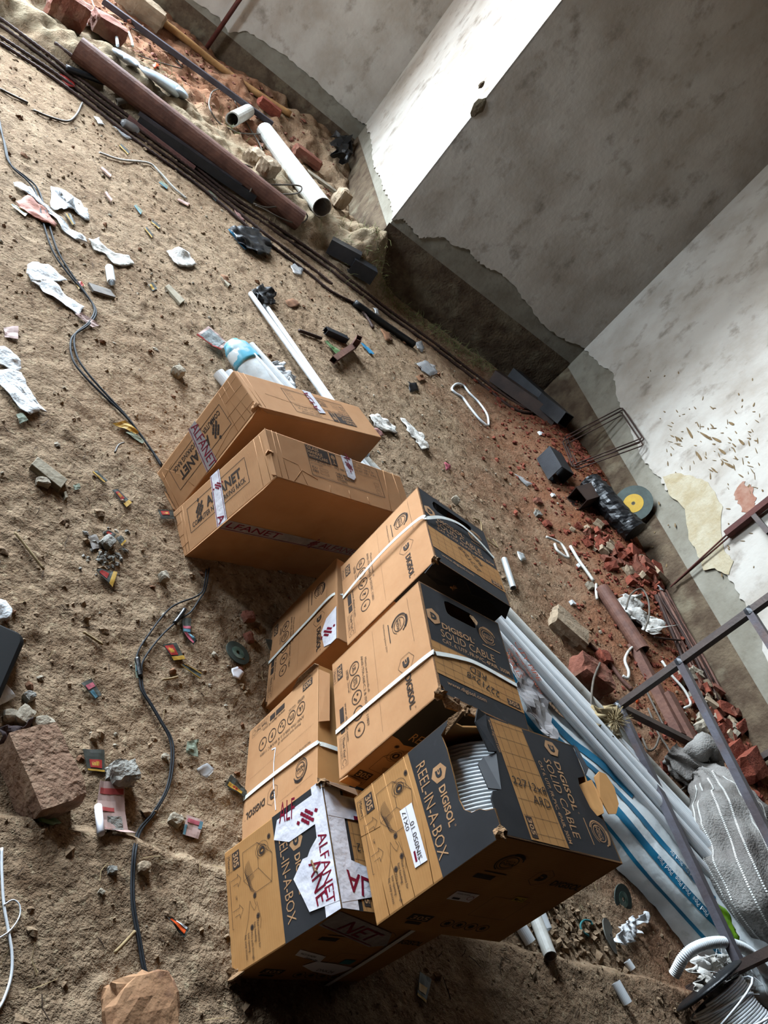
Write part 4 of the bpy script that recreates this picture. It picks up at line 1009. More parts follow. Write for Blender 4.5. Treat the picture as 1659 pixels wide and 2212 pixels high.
M_DISC = mat('cutting_disc', (84, 96, 90), (66, 76, 70), scale=16, rough=.7)
M_DISCGR = mat('green_disc_label', (70, 110, 96), (150, 170, 160), scale=24, rough=.6)
M_STRAW = mat('dry_straw', (196, 172, 128), (150, 124, 86), scale=30, rough=.95)
M_GRASS = mat('dry_green_grass', (150, 150, 96), (120, 124, 76), scale=30, rough=.9)
M_CLOD = mat('earth_clod', (178, 151, 121), (146, 119, 92), scale=24, rough=1, bump=.5, bscale=90)
# ------------------------------------------------------------------ far side: pipes, rebar, lumber of steel along the grade beam
hollow('rusty_pipe', 'thick rusty steel pipe lying along the pale mud ridge', 'pipe', (166, 104), (648, 478), .082, .008, M_RUST)
pw = [('steel_wire', 'grey tie wire looped over the thick rusty pipe nearest its middle', [(492, 372), (496, 352), (506, 346), (520, 352), (545, 362)]),
      ('steel_wire', 'grey tie wire hooked over the thick rusty pipe beside the two bricks', [(540, 415), (548, 398), (562, 390), (572, 398), (640, 400), (652, 408), (640, 418), (600, 420)]),
      ('steel_wire', 'long grey wire loop round the open end of the rusty pipe', [(548, 440), (575, 448), (610, 446), (648, 452), (664, 466), (655, 480), (630, 480), (600, 468), (570, 452), (552, 444)])]
for nm, lb, q in pw: rod(nm, lb, 'wire', q, .006, M_GREYCABLE, lift=.10)
section('steel_channel', 'long black steel section lying between rebar and rusty pipe', (300, 256), (550, 430), .032, M_STEEL, cat='steel section')
section('steel_channel', 'pink primed steel strip resting on the rebar by a clear bottle', (276, 254), (420, 364), .018, M_PINKPAINT, cat='steel section')
section('steel_channel', 'thin grey steel strip on top of the black section', (300, 244), (522, 400), .012, M_STEELBL, lift=.085, cat='steel section')
RB = 'long rebars along the floor'
def rb(lb, q): rod('rebar', lb, 'rebar', q, .0115, M_RUSTDARK, RB, ribs=True)
rb('topmost long rebar, running to a hook by the dark steel sections', [(-10, 32), (98, 112), (190, 184), (292, 262), (424, 362), (516, 434), (690, 553), (768, 614), (852, 678), (954, 752), (1040, 818), (1112, 868), (1148, 884), (1174, 876), (1178, 866)])
rb('second long rebar, close beside the topmost and hooked at its end', [(-10, 46), (96, 124), (188, 196), (290, 272), (424, 372), (512, 442), (686, 563), (766, 624), (850, 688), (952, 762), (1038, 828), (1106, 880), (1150, 892), (1180, 882), (1196, 868)])
rb('third long rebar, passing just above the crumpled black bag', [(-10, 72), (102, 146), (190, 210), (304, 298), (440, 396), (542, 480), (582, 512), (670, 576), (718, 614)])
rb('fourth long rebar, curling to an end by the black pipe', [(-10, 86), (100, 158), (188, 222), (302, 310), (438, 408), (538, 492), (578, 524), (664, 588), (716, 630), (766, 656), (790, 682), (806, 708)])
rb('short rebar beside the mud-covered end of the rusty pipe', [(118, 92), (160, 124), (214, 166)])
rod('dark_tube', 'short dark tube lying across the rebars near a red rag', 'tube', [(142, 146), (184, 162), (226, 178)], .022, M_STEEL)
hollow('short_tube', 'short grey tube end lying against the rusty pipe', 'tube', (252, 220), (297, 211), .022, .004, M_GREYCABLE)
b = MB(); P = path([(262, 262), (272, 268), (284, 275), (300, 284)], .03); b.tube(spline(P, 4), .03, 12, rr=[.016, .02, .03, .032, .032, .032, .032, .032, .032, .032, .030, .026, .016][:13])
tag(b.build('plastic_bottle', M_CLEAR, smooth=True), 'crushed clear bottle lying by the pink steel strip', 'bottle')
sheet('red_rag', 'small red rag caught under the rebars', 'rag', [(130, 158), (145, 160), (162, 178), (164, 190), (150, 186), (136, 172)], M_SACHETR, amp=.02)
# alcove: debris
def blade(lb, q, rr):
    b = blob_tube(path(q, .05), rr, .35, .03, 18, 3.); tag(b.build('curved_panel', M_blade, smooth=True), lb, 'scrap', 'pale curved pieces')
M_blade = mat('pale_blue_enamel', (214, 226, 232), (190, 204, 212), scale=6, rough=.3, spec=.5)
blade('smaller pale blue curved piece lying past the rusty pipe', [(248, 112), (262, 120), (282, 132), (302, 145)], [.02, .07, .085, .03])
blade('larger pale blue curved piece with a rounded end past the rusty pipe', [(304, 144), (325, 160), (352, 178), (378, 194), (392, 202)], [.03, .075, .11, .12, .05])
stone('brick', 'reddish brick chunk with a white face at the top edge of the picture', 'brick', 148, 18, (.26, .2, .2), M_BRICK, .3)
stone('brick', 'broken pale-topped brick between white rag and pale blue pieces', 'brick', 232, 58, (.25, .18, .13), M_BRICK, .5)
stone('stone', 'big pale stone at the top edge beside the ochre pipe', 'stone', 303, 16, (.46, .2, .2), M_BRICKPALE, .2, .5)
sheet('white_rag', 'white rag lying on the ground beside the reddish brick at the top', 'rag', [(168, 2), (176, 0), (186, 22), (205, 44), (216, 60), (196, 56), (178, 50)], M_WHITECLOTH, amp=.05)
section('steel_angle', 'long pale grey steel angle lying across the alcove floor', (222, 2), (588, 268), .024, M_STEELBL, cat='steel section', lift=.06)
rod('ochre_pipe', 'ochre plastic pipe lying along the foot of the alcove wall', 'pipe', [(342, 40), (400, 85), (470, 142), (560, 205), (628, 248)], .034, M_YELLOWPIPE, n=12)
stone('brick', 'red brick lying on the ochre pipe by the alcove wall', 'brick', 582, 232, (.24, .12, .10), M_BRICKRED, .1)
tag(MB().pipe(at(502, 258, .06), at(536, 240, .06), .06, .012).build('pipe_coupling', M_PVCDIRTY), 'short white pipe coupling standing open near a wire loop', 'pipe fitting')
for lb, q in (('thin looped wire beside the white pipe coupling', [(455, 205), (462, 196), (480, 192), (500, 205), (515, 235), (535, 270), (560, 310), (568, 335)]), ('grey wire curved from the pale blue pieces to the coupling', [(455, 205), (452, 230), (470, 262), (500, 280), (525, 288), (582, 290)]), ('thin wire running past the pale blue pieces to the alcove', [(198, 0), (215, 24), (300, 70), (345, 100), (395, 145)]), ('straight thin wire beside the orange scrap', [(300, 120), (345, 135), (392, 148)])):
    rod('steel_wire', lb, 'wire', q, .006, M_GREYCABLE, lift=.02)
rod('white_strip', 'white plastic strip standing up by the smaller pale blue piece', 'strip', [(250, 58), (252, 80), (254, 98)], .012, M_PVC, lift=.06)
rod('white_strip', 'short white curled strip near the orange scrap', 'strip', [(278, 70), (284, 85), (287, 100)], .009, M_PVC, lift=.05)
sheet('orange_scrap', 'bright orange plastic scrap on the ground by the pale blue pieces', 'scrap', [(331, 137), (340, 135), (345, 142), (336, 147)], M_ORANGE, amp=.03, rounds=1)
hollow('white_drain_pipe', 'thick dusty white pipe lying open towards the viewer in the alcove', 'pipe', (572, 284), (696, 448), .080, .007, M_PVCDIRTY)
stone('brick', 'pale brick nearest the ends of the rusty pipe, first of two side by side', 'brick', 549, 340, (.23, .12, .12), M_BRICKPALE, 1.2)
stone('brick', 'pale brick beside the thick white pipe, second of two side by side', 'brick', 580, 362, (.23, .12, .12), M_BRICKPALE, 1.1)
stone('brick', 'dusty brick lying flat behind the thick white pipe', 'brick', 664, 340, (.30, .12, .10), M_BRICK, .1)
stone('brick', 'pale brick standing by the open end of the thick white pipe', 'brick', 738, 428, (.12, .11, .17), M_BRICKPALE, .4)
o = sheet_mesh([(720, 290), (745, 282), (770, 295), (776, 325), (760, 345), (735, 335), (722, 315)], lift=.05, amp=.16, rounds=3, freq=6).build('black_bag', M_BLACKPL); tag(o, 'crumpled black bag in the corner of the alcove', 'bag')
stone('stone', 'grey plank-like stone beside the thick white pipe', 'stone', 690, 392, (.42, .1, .05), M_STONE, .2)
section('box_section', 'black square steel tube end, the farther of two below the pillar', (712, 528), (775, 562), .058, M_STEEL, 'black tube ends by the pillar', .006)
section('box_section', 'black square steel tube end, the nearer of two below the pillar', (758, 568), (806, 596), .060, M_STEEL, 'black tube ends by the pillar', .006)
rod('black_pipe', 'short black plastic pipe lying beside the rebars', 'pipe', [(766, 654), (830, 700), (894, 744)], .028, M_BLACKPL, n=12)
# rods at the wall
fp = at(446, 104)
tag(MB().tube([fp, fp + Vector((0, 0, .6)) + UD * .04, fp + Vector((0, 0, 1.6)) + UD * .1], .024, 8).build('rusty_post', M_RUSTRED, smooth=True), 'red-brown rusty post standing by the alcove wall', 'post')

# ------------------------------------------------------------------ corner of the right-hand wall
section('steel_channel', 'dark steel channel lying along the wall foot near the corner, nearest the rebars', (1068, 812), (1204, 908), .055, M_STEELBR, 'steel sections in the dark corner', .006)
section('steel_channel', 'dark steel box section leaning against the wall in the corner', (1108, 812), (1204, 896), .07, M_STEEL, 'steel sections in the dark corner', .006)
section('steel_channel', 'open dark box section poking out nearest the stirrups', (1170, 866), (1222, 908), .06, M_STEEL, 'steel sections in the dark corner', .005, lift=.12)
# stirrups: bent wire rectangles leaning on the wall
for k, (dx, dy) in enumerate(((0, 0), (-4, 9), (7, 4), (3, 16))):
    A, B = at(1219 + dx, 944 + dy, .01), at(1241 + dx, 1003 + dy * .7, .01)
    C_, D = on_u(1388 + dx * .6, 946 + dy, U_RIGHT - .03 - .012 * k), on_u(1343 + dx * .6, 880 + dy, U_RIGHT - .03 - .012 * k)
    q = [A, D, C_, B, A]; w_ = []
    for i in range(4): w_ += [q[i].lerp(q[i + 1], t) for t in (.03, .5, .97)]
    w_ += [w_[0]]
    tag(MB().tube(w_, .0055, 6).build('wire_stirrup', M_RUSTDARK, smooth=True), ('outermost', 'second', 'third', 'innermost')[k] + ' bent wire stirrup leaning against the splashed wall', 'stirrup', 'wire stirrups')
section('box_section', 'dark square tube lying by the stirrups, its open end towards the viewer', (1186, 985), (1212, 1030), .072, M_STEEL, 'square tube ends by the black roll', .006)
section('box_section', 'brownish square tube end turned beside the black roll', (1246, 1078), (1284, 1066), .066, M_STEELBR, 'square tube ends by the black roll', .006)
b = blob_tube(path([(1272, 1042), (1300, 1072), (1335, 1112), (1372, 1150)], .085), [.085, .09, .09, .092], 1., .10, 24, 26., 10)
tag(b.build('black_film_roll', M_BLACKPL, smooth=False), 'roll of crinkled black plastic film by the wall foot', 'roll')
def disc(name, lb, x, y, r, m, m2=None, tilt=(.1, .1), hole=.14, lift=.006, stand=None):
    p = at(x, y, lift); n_ = Vector((tilt[0], tilt[1], 1)).normalized()
    if stand is not None: n_ = stand.normalized()
    xx = n_.orthogonal().normalized(); yy = n_.cross(xx)
    t = thing(name, lb, 'disc', p)
    def ring(q, r0, r1, h):
        b = MB(); n = 28; v = []
        for rr_, hh in ((r1, 0), (r1, h), (r0, h), (r0, 0)): v += [q + n_ * hh + (xx * math.cos(2 * math.pi * k / n) + yy * math.sin(2 * math.pi * k / n)) * rr_ for k in range(n)]
        return b.add(v, [(j * n + k, j * n + (k + 1) % n, ((j + 1) % 4) * n + (k + 1) % n, ((j + 1) % 4) * n + k) for j in range(4) for k in range(n)])
    c0 = p + (yy * 0 if stand is None else Vector((0, 0, r * .9)))
    ring(c0, r * hole, r, .004).build('disc_body', m, t)
    if m2: ring(c0 + n_ * .004, r * (hole + .04), r * (.52 if hole > .05 else .5), .0012).build('disc_label', m2, t)
    return t
disc('grinding_disc', 'big grey cutting disc with a yellow centre leaning behind the black roll', 1340, 1112, .145, M_DISC, MAT_YELLOWP, hole=.06, stand=-UD * .8 + WD * .3 + Vector((0, 0, .25)))
# thin rusty angle leaning on the wall: two legs and the joined bar
fa = on_u(1448, 1268, U_RIGHT - .03); ta = on_u(1570, 1155, U_RIGHT - .04); fb = on_u(1456, 1262, U_RIGHT - .02); tb = on_u(1574, 1160, U_RIGHT - .03); te = on_u(1690, 1060, U_RIGHT - .05)
t = thing('rusty_bracket', 'thin red rusty bar with two legs leaning on the splashed wall', 'bracket', fa)
MB().tube([fa, fa.lerp(ta, .5), ta], .006, 6).build('leg', M_RUSTRED, t); MB().tube([fb, fb.lerp(tb, .5) + Vector((0, 0, .01)), tb], .006, 6).build('leg', M_RUSTRED, t)
square_tube(MB(), ta, te, .022, .006, up=UD).build('bar', M_RUSTRED, t)
e1 = on_u(1628, 1112, U_RIGHT - .05); e2 = on_u(1662, 1152, U_RIGHT - .06); square_tube(MB(), e1, e2, .016, .004, up=UD).build('crosspiece', M_STEELBR, t)

# ------------------------------------------------------------------ rubble and bars along the right-hand wall
hollow('rusty_tube', 'long rusty tube lying near the crumpled pale bag by the wall', 'pipe', (1300, 1272), (1388, 1406), .045, .006, M_RUST)
section('rusty_angle', 'rusty angle bar continuing below the rusty tube towards the stand', (1368, 1390), (1470, 1590), .026, M_RUST, cat='steel section')
section('rusty_angle', 'second rusty angle bar lying under the steel stand', (1440, 1500), (1500, 1612), .030, M_RUST, cat='steel section')
BARS = 'bundle of thin rusty bars by the wall'
random.seed(21)
for k in range(18):
    x0 = 1418 + 22 * (k % 6) / 5 + random.uniform(-3, 3); y0 = 1268 + 26 * random.random(); x1 = 1508 + 62 * (k % 6) / 5 + random.uniform(-6, 6); y1 = 1478 + 40 * random.random()
    mx, my = (x0 + x1) / 2 + random.uniform(-3, 8), (y0 + y1) / 2 + random.uniform(-6, 3)
    rod('thin_bar', 'thin rusty bar in the bundle lying along the wall foot', 'bar', [(x0, y0), (mx, my), (x1, y1)], random.uniform(.006, .010), (M_RUSTDARK, M_RUST)[k % 2], BARS, n=6, lift=.012 + .011 * (k // 6))
rod('thin_bar', 'short thin bar lying across the rusty bundle', 'bar', [(1412, 1376), (1440, 1380), (1470, 1383)], .007, M_RUSTDARK, n=6, lift=.05)
sheet('crumpled_bag', 'crumpled pale plastic bag lying on rubble by the wall', 'bag', [(1338, 1295), (1352, 1280), (1372, 1282), (1392, 1292), (1402, 1322), (1432, 1332), (1436, 1355), (1420, 1370), (1398, 1360), (1388, 1345), (1366, 1332), (1348, 1318)], M_GREYCLOTH, lift=.02, amp=.10, rounds=3, freq=13)
for lb, q in (('grey wire curling over the crumpled pale bag', [(1352, 1316), (1362, 1285), (1385, 1272), (1400, 1295), (1402, 1330), (1392, 1362)]),):
    rod('steel_wire', lb, 'wire', q, .006, M_GREYCABLE, lift=.10)
RUB = 'broken brick pieces in the rubble'
random.seed(5)
def piece(lb, x, y, s_, m, g): stone('brick_piece', lb, 'brick piece', x, y, (s_ * random.uniform(.8, 1.4), s_ * random.uniform(.6, 1.), s_ * random.uniform(.5, .8)), m, random.uniform(0, 3), .12, .14, 1, g, .2, (random.uniform(-.3, .3), random.uniform(-.3, .3)))
k = 0
for i in range(74):
    t = random.random(); x = 1258 + 180 * t + random.gauss(0, 14); y = 1138 + 130 * t + random.gauss(0, 14)
    if x - 1.35 * y > -235 + 30: continue
    piece('broken red brick piece in the rubble beside the rusty bars', x, y, random.uniform(.035, .085) * (0.7 + .6 * t), (M_BRICKRED, M_BRICK, M_BRICKRED, M_BRICKPALE)[i % 4], RUB)
for i in range(46):
    t = random.random(); x = 1490 + 90 * t + random.gauss(0, 14); y = 1450 + 150 * t + random.gauss(0, 16)
    piece('broken brick piece in the rubble under the steel stand', x, y, random.uniform(.04, .085), (M_BRICKRED, M_BRICK, M_STONE, M_BRICKPALE)[i % 4], 'broken pieces under the stand')
for lb, x, y, s_ in (('flat red brick slab leaning on rubble behind the grey sack', 1568, 1580, (.17, .10, .035)), ('flat red brick piece beside the slab behind the sack', 1600, 1572, (.15, .06, .04)), ('red brick lump near the stand leg at the picture edge', 1622, 1655, (.18, .14, .09)), ('red brick fragment under the stand, beside the brick lump', 1590, 1625, (.16, .10, .05)), ('pale stone among the rubble under the stand', 1526, 1572, (.14, .09, .06))):
    stone('brick_piece', lb, 'brick piece', x, y, s_, M_STONE if 'pale' in lb else M_BRICKRED, .6, .15, .1, 2, None, .2, (.15, .2))
for lb, x, y, s_, m_ in (('white chip of tile lying on the red rubble', 1322, 1182, .06, M_PVC), ('white tile chip by the ends of the rusty bars', 1424, 1272, .06, M_PVC), ('small white chip beside the thin white strip', 1252, 1222, .04, M_PVC), ('pale stone chip near the rusty tube end', 1276, 1266, .07, M_STONE), ('white chip near the weathered brick', 1236, 1302, .04, M_PVC), ('small white chip on the earth beside the tubes', 1195, 1070, .04, M_PVC), ('grey concrete cube by the rubble edge', 1162, 1110, .06, M_CONCRETE), ('dark red brick chip near the brownish tube end', 1182, 1132, .07, M_BRICKRED), ('pale brick chip between the tube end and the rubble', 1162, 1083, .07, M_BRICK)):
    stone('chip', lb, 'chip', x, y, (s_, s_ * .7, s_ * .5), m_, .4, .2, .1, 1)
for lb, q, r_ in (('white plastic strip lying from the rubble to the rusty tube', [(1232, 1180), (1250, 1210), (1268, 1235), (1282, 1255)], .011), ('twisted white strip on the earth above the rubble', [(1180, 1160), (1200, 1168), (1215, 1178), (1228, 1205), (1205, 1190), (1198, 1175)], .009), ('pale frayed strip hanging over the rusty angle bar', [(1380, 1392), (1362, 1402), (1350, 1425), (1358, 1450), (1356, 1465), (1345, 1460)], .009), ('thin white strip running beside the stand to the rubble', [(1430, 1428), (1452, 1460), (1478, 1490), (1492, 1520), (1478, 1530)], .008), ('short white strip by the rusty tube mouth', [(1288, 1262), (1288, 1280), (1290, 1295)], .009)):
    rod('white_strip', lb, 'strip', q, r_, M_PVCDIRTY, lift=.03)
hollow('steel_tube', 'short bright galvanised tube lying on the earth past the upper carton', 'tube', (1089, 1208), (1109, 1270), .018, .003, M_GALV)
stone('brick', 'long weathered brick block lying on the earth beyond the white pipes', 'brick', 1228, 1358, (.25, .16, .085), M_BRICKPALE, -.42, .2, .08, 3)
stone('brick', 'chipped reddish stone block beside the long weathered brick', 'brick', 1275, 1458, (.23, .17, .13), M_BRICK, -.25, .30, .10, 3)
rod('steel_wire', 'thin grey wire standing over the chipped reddish block', 'wire', [(1296, 1432), (1283, 1465), (1278, 1500), (1277, 1530)], .006, M_GREYCABLE, lift=.12)
rod('rusty_rod', 'thin rusty rod beside the chipped reddish block', 'rod', [(1272, 1390), (1310, 1425), (1345, 1470), (1365, 1490)], .012, M_RUST)
stone('brick_piece', 'dark red brick fragment beyond the chipped reddish block', 'brick piece', 1306, 1420, (.10, .08, .05), M_BRICKRED, .3, .2, .1, 2)
for lb, q in (('dark wire tangled below the rusty angle bars', [(1400, 1530), (1412, 1560), (1425, 1590), (1445, 1620), (1470, 1680), (1480, 1700), (1450, 1720), (1448, 1745)]), ('thin wire curving beside the steel stand foot', [(1388, 1595), (1400, 1620), (1415, 1615), (1425, 1590)]), ('grey wire running from rubble under the stand', [(1395, 1490), (1420, 1540), (1440, 1580)])):
    rod('steel_wire', lb, 'wire', q, .006, M_GREYCABLE, lift=.02)
sheet('orange_scrap', 'bright orange scrap on the red earth beside the steel stand', 'scrap', [(1372, 1512), (1380, 1506), (1384, 1512), (1378, 1520)], M_ORANGE, amp=.02, rounds=1)

# ------------------------------------------------------------------ the steel stand
A = at(1276, 1570); zb = .19
pA = A + Vector((0, 0, zb)); B = at_z(1600, 2088, gz(A) + zb + .06); C_ = at_z(1606, 1662, gz(A) + zb)
t = thing('steel_stand', 'welded steel stand of square tubes beside the white pipes', 'stand', A)
z3, z6 = up_to(A, 1470, 1430), up_to(A, 1632, 1338)
up = Vector((0, 0, 1)); TS = .017
for nm, p0, p1, m_ in (('post', A, A + up * 2.3, M_STEELBR), ('post', Vector((B.x, B.y, gz(B))), B + up * 2.2, M_STEELBR), ('post', Vector((C_.x, C_.y, gz(C_) - .05)), C_ + up * 2.2, M_STEELBR),
                       ('rail', pA, B, M_STEELBL), ('rail', pA, C_, M_STEELBR), ('rail', A + up * z3, Vector((B.x, B.y, A.z + z3)), M_STEELBL), ('rail', A + up * z6, Vector((B.x, B.y, A.z + z6)), M_STEELBL)):
    square_tube(MB(), p0, p1, TS, .003, up=(UD if nm == 'post' else up)).build(nm, m_, t)
for q in (A + up * z3, A + up * z6, pA): lump_mesh(q, UD * .022, WD * .022, up * .02, 1, .6, .1, 2, 3).build('weld', M_STEEL, t)
# jute cloth tied round its foot
o = sheet_mesh([(1284, 1540), (1290, 1522), (1318, 1518), (1336, 1530), (1346, 1560), (1340, 1590), (1318, 1600), (1292, 1590), (1282, 1570)], lift=.15, amp=.10, rounds=3, freq=16).build('jute_rag', M_JUTE, smooth=True)
t = tag(o, 'frayed jute rag bunched round the foot of the steel stand', 'rag')
b = MB(); c0 = at(1328, 1558, .24); random.seed(8)
for k in range(150):
    d = Vector((random.gauss(0, 1), random.gauss(0, 1), random.gauss(0, 1) + .3)).normalized(); e = Vector((random.gauss(0, .5), random.gauss(0, .5), random.gauss(0, .5)))
    L = random.uniform(.03, .075); b.tube([c0 + d * .01, c0 + d * L * .6 + e * .012, c0 + d * L + e * .03], .0014, 3, cap=False)
f_ = b.build('frayed_fibres', M_JUTE, t); f_['kind'] = 'stuff'

# ------------------------------------------------------------------ bundle of white pipes behind the cartons
def BP(a, p, z): return UW(2.66 + .72 * a - .69 * p, -2.82 + .69 * a + .72 * p, z)
def BPg(a, p, h): q = BP(a, p, 0); return Vector((q.x, q.y, gz(q) + h))
PG = 'white plastic pipes lying in a bundle'
def pvc(lb, a0, a1, p0, p1, h, r_, m_=M_PVC, g=PG):
    A_, B_ = BPg(a0, p0, h), BPg(a1, p1, h)
    tag(MB().pipe(A_, B_, r_, .003, 18).build('white_pipe', m_, smooth=False), lb, 'pipe', g)
pvc('long greyish white pipe lying apart from the bundle on its far side', -1.20, 1.42, .035, .055, .024, .022, M_PVCDIRTY)
rows = [(-1.55, 1.80, .17, .19, .028, .024, 'outermost white pipe of the bundle beside the separate pipe'), (-1.70, 1.80, .225, .24, .055, .024, 'second white pipe of the bundle from the separate pipe'), (-1.62, 1.80, .28, .29, .085, .024, 'third white pipe of the bundle, half under the sleeve'),
        (-1.85, 1.80, .335, .34, .112, .024, 'fourth white pipe, lying high on the bundle beside the sleeve'), (-1.90, 1.70, .39, .39, .130, .024, 'fifth white pipe, topmost on the bundle'), (-1.82, 1.60, .45, .44, .130, .022, 'sixth white pipe, resting against the printed sleeve'),
        (-1.80, 1.0, .64, .60, .030, .030, 'thick white pipe end nearest the rack carton, first of a pair'), (-1.80, 1.0, .71, .67, .030, .030, 'thick white pipe end sticking out beside its twin, by the rack carton')]
for i_, (a0, a1, p0, p1, h, r_, lb) in enumerate(rows): pvc(lb, a0, a1, p0 + (.055 if i_ < 6 else 0), p1 + (.055 if i_ < 6 else 0), h - (.006 if i_ in (1, 2, 3) else 0), r_)
pvc('short plain white pipe lying under the wrapped pipe ends', -1.55, .2, .10, .12, .024, .022)
# the printed sleeve over the rest of the bundle
n1, n2 = 70, 18; v = []; f = []
for i in range(n1 + 1):
    a = -.55 + 2.45 * i / n1
    for k in range(n2 + 1):
        th = math.pi * k / n2; wv = .5 - .17 * (i / n1 < .12) * (1 - i / n1 / .12)
        rr_ = 1 + .10 * noise.noise(Vector((a * 5, th * 2.2, 1))) + .05 * noise.noise(Vector((a * 17, th * 6, 4)))
        e_ = float(smooth01((a - .45) / .5)); p_ = .56 - .10 * e_ + (.165 + .115 * e_) * math.cos(th) * rr_ * (.6 + .4 * min(i / 9, 1)); h_ = .005 + (.135 + .03 * e_) * math.sin(th) ** (.8 - .25 * e_) * rr_
        v.append(BPg(a, p_, h_))
for i in range(n1):
    for k in range(n2): q = i * (n2 + 1) + k; f.append((q, q + 1, q + n2 + 2, q + n2 + 1))
t = thing('pipe_sleeve', 'milky plastic sleeve with blue print wrapped round a bundle of pipes', 'plastic sleeve', BPg(.5, .56, 0))
MB().add(v, f).build('sleeve', M_SLEEVE, t, smooth=True)
def sleeve_pt(a, th, d=.003):
    i = min(max((a + .55) / 2.45 * n1, 0), n1 - .001); k = min(max(th / math.pi * n2, 0), n2 - .001); i0, k0 = int(i), int(k)
    def g(x_, y_): return Vector(v[x_ * (n2 + 1) + y_])
    q = g(i0, k0).lerp(g(i0 + 1, k0), i - i0).lerp(g(i0, k0 + 1).lerp(g(i0 + 1, k0 + 1), i - i0), k - k0)
    c0 = BPg(a, .56, .0); return q + (q - c0).normalized() * d
blue = []
for (a0, a1, t0, t1) in ((-.05, 1.55, .62, .80), (-.35, .95, 1.25, 1.45), (.55, 1.45, 1.02, 1.14), (-.5, .4, .30, .42), (.5, 1.6, .22, .30), (-.5, .1, 1.75, 2.2)):
    b = MB(); n = int((a1 - a0) * 30)
    vv = []; ff = []
    for i in range(n + 1):
        a = a0 + (a1 - a0) * i / n
        for k in range(4): vv.append(sleeve_pt(a, t0 + (t1 - t0) * k / 3 + .03 * math.sin(a * 9)))
    for i in range(n):
        for k in range(3): q = i * 4 + k; ff.append((q, q + 1, q + 5, q + 4))
    b.add(vv, ff).build('blue_stripe', M_BLUEPRINT, t, smooth=True, label='blue printed stripe')
b = MB()
def sleeve_text(s_, a, th, h, ink):
    gv, gf = glyphs(s_, .0); sc_ = h / CAP
    ink.add([sleeve_pt(a - x * sc_, th - y * sc_ / .16, .0045) for x, y in gv], gf)
for s_, a, th in (('Pind Pipe  Pind Pipe  Pind Pipe', 1.45, .76), ('Quality Target', .42, 1.42), ('Pind Fit  Pind Fit', 1.35, 1.12)): sleeve_text(s_, a, th, .016, b)
o = b.build('sleeve_lettering', M_PVC, t); o['kind'] = 'stuff'; o['label'] = 'white lettering on the blue stripes'
# clear printed bag over the near end
o = sheet_mesh([(1080, 1350), (1108, 1352), (1150, 1408), (1190, 1480), (1215, 1500), (1185, 1520), (1205, 1600), (1180, 1588), (1150, 1545), (1125, 1500), (1100, 1420)], lift=.15, amp=.03, rounds=3, freq=14).build('clear_pipe_bag', mat('printed_clear_bag', (214, 208, 206), (190, 184, 184), scale=16, rough=.2, spec=.6, alpha=.75, bump=.4, bscale=30))
tag(o, 'crinkled clear bag with orange print round the white pipes beside the cartons', 'bag')
b = MB(); gp = (at(1104, 1385, .20), at(1150, 1460, .20)); d_ = (gp[1] - gp[0]).normalized(); n_ = Vector((d_.y, -d_.x, 0)); n_ = -n_
for k, (s_, h_) in enumerate((('CITY PIPE', .035), ('COMFORTABLE WITH', .018), ('SOLID LOCK', .018), ('WALLS', .03))):
    gv, gf = glyphs(s_, .01); sc_ = h_ / CAP
    b.add([gp[0] + d_ * (x * sc_ + .02 * k) + n_ * (.02 - .045 * k + y * sc_) for x, y in gv], gf)
o2 = b.build('bag_lettering', mat('orange_bag_print', (200, 92, 60), (160, 80, 60), scale=20, rough=.5), o)
# wrapped ends beyond the rack carton
sheet('wrapped_pipe_end', 'torn white wrapping round pipe ends behind the rear rack carton', 'wrapping', [(566, 788), (574, 778), (590, 782), (600, 775), (618, 782), (622, 800), (640, 820), (648, 845), (628, 840), (600, 815), (580, 805)], M_WHITECLOTH, lift=.06, amp=.06, rounds=3, freq=20)
b = blob_tube([BPg(-1.95, .50, .075), BPg(-1.85, .50, .08), BPg(-1.5, .50, .08), BPg(-.9, .5, .08), BPg(-.4, .52, .08)], [.05, .085, .09, .09, .09], .8, .06, 24, 9.)
t = thing('blue_wrapped_pipes', 'rounded end of a pipe bundle in blue and white film behind the rack carton', 'wrapping', BPg(-1.8, .5, 0)); b.build('film', M_SLEEVE, t, smooth=True)
b = blob_tube([BPg(-1.96, .50, .078), BPg(-1.90, .50, .082), BPg(-1.80, .50, .082)], [.052, .078, .088], .82, .06, 24, 9.); b.build('blue_print', mat('sky_blue_print', (110, 196, 222), (200, 224, 230), scale=9, lo=.45, hi=.55, rough=.3), t, smooth=True)
# two slim conduits
for lb, q0 in (('slim white conduit lying longest beyond the rack cartons', (541, 634)), ('slim white conduit, the shorter one lying beside the longest', (572, 658))):
    A_ = at(*q0, .016); B_ = BPg(-1.15 if 'longest' == lb[-7:] else -1.1, .16 if 'shorter' in lb else .20, .12)
    tag(MB().pipe(A_, B_, .016, .003, 14).build('white_conduit', M_PVC), lb, 'conduit', 'slim white conduits')
sheet('black_bag', 'crumpled black plastic bag at the ends of the slim conduits', 'bag', [(546, 622), (570, 612), (585, 618), (598, 632), (596, 652), (575, 655), (556, 645)], M_BLACKPL, lift=.015, amp=.06, rounds=3, freq=18)

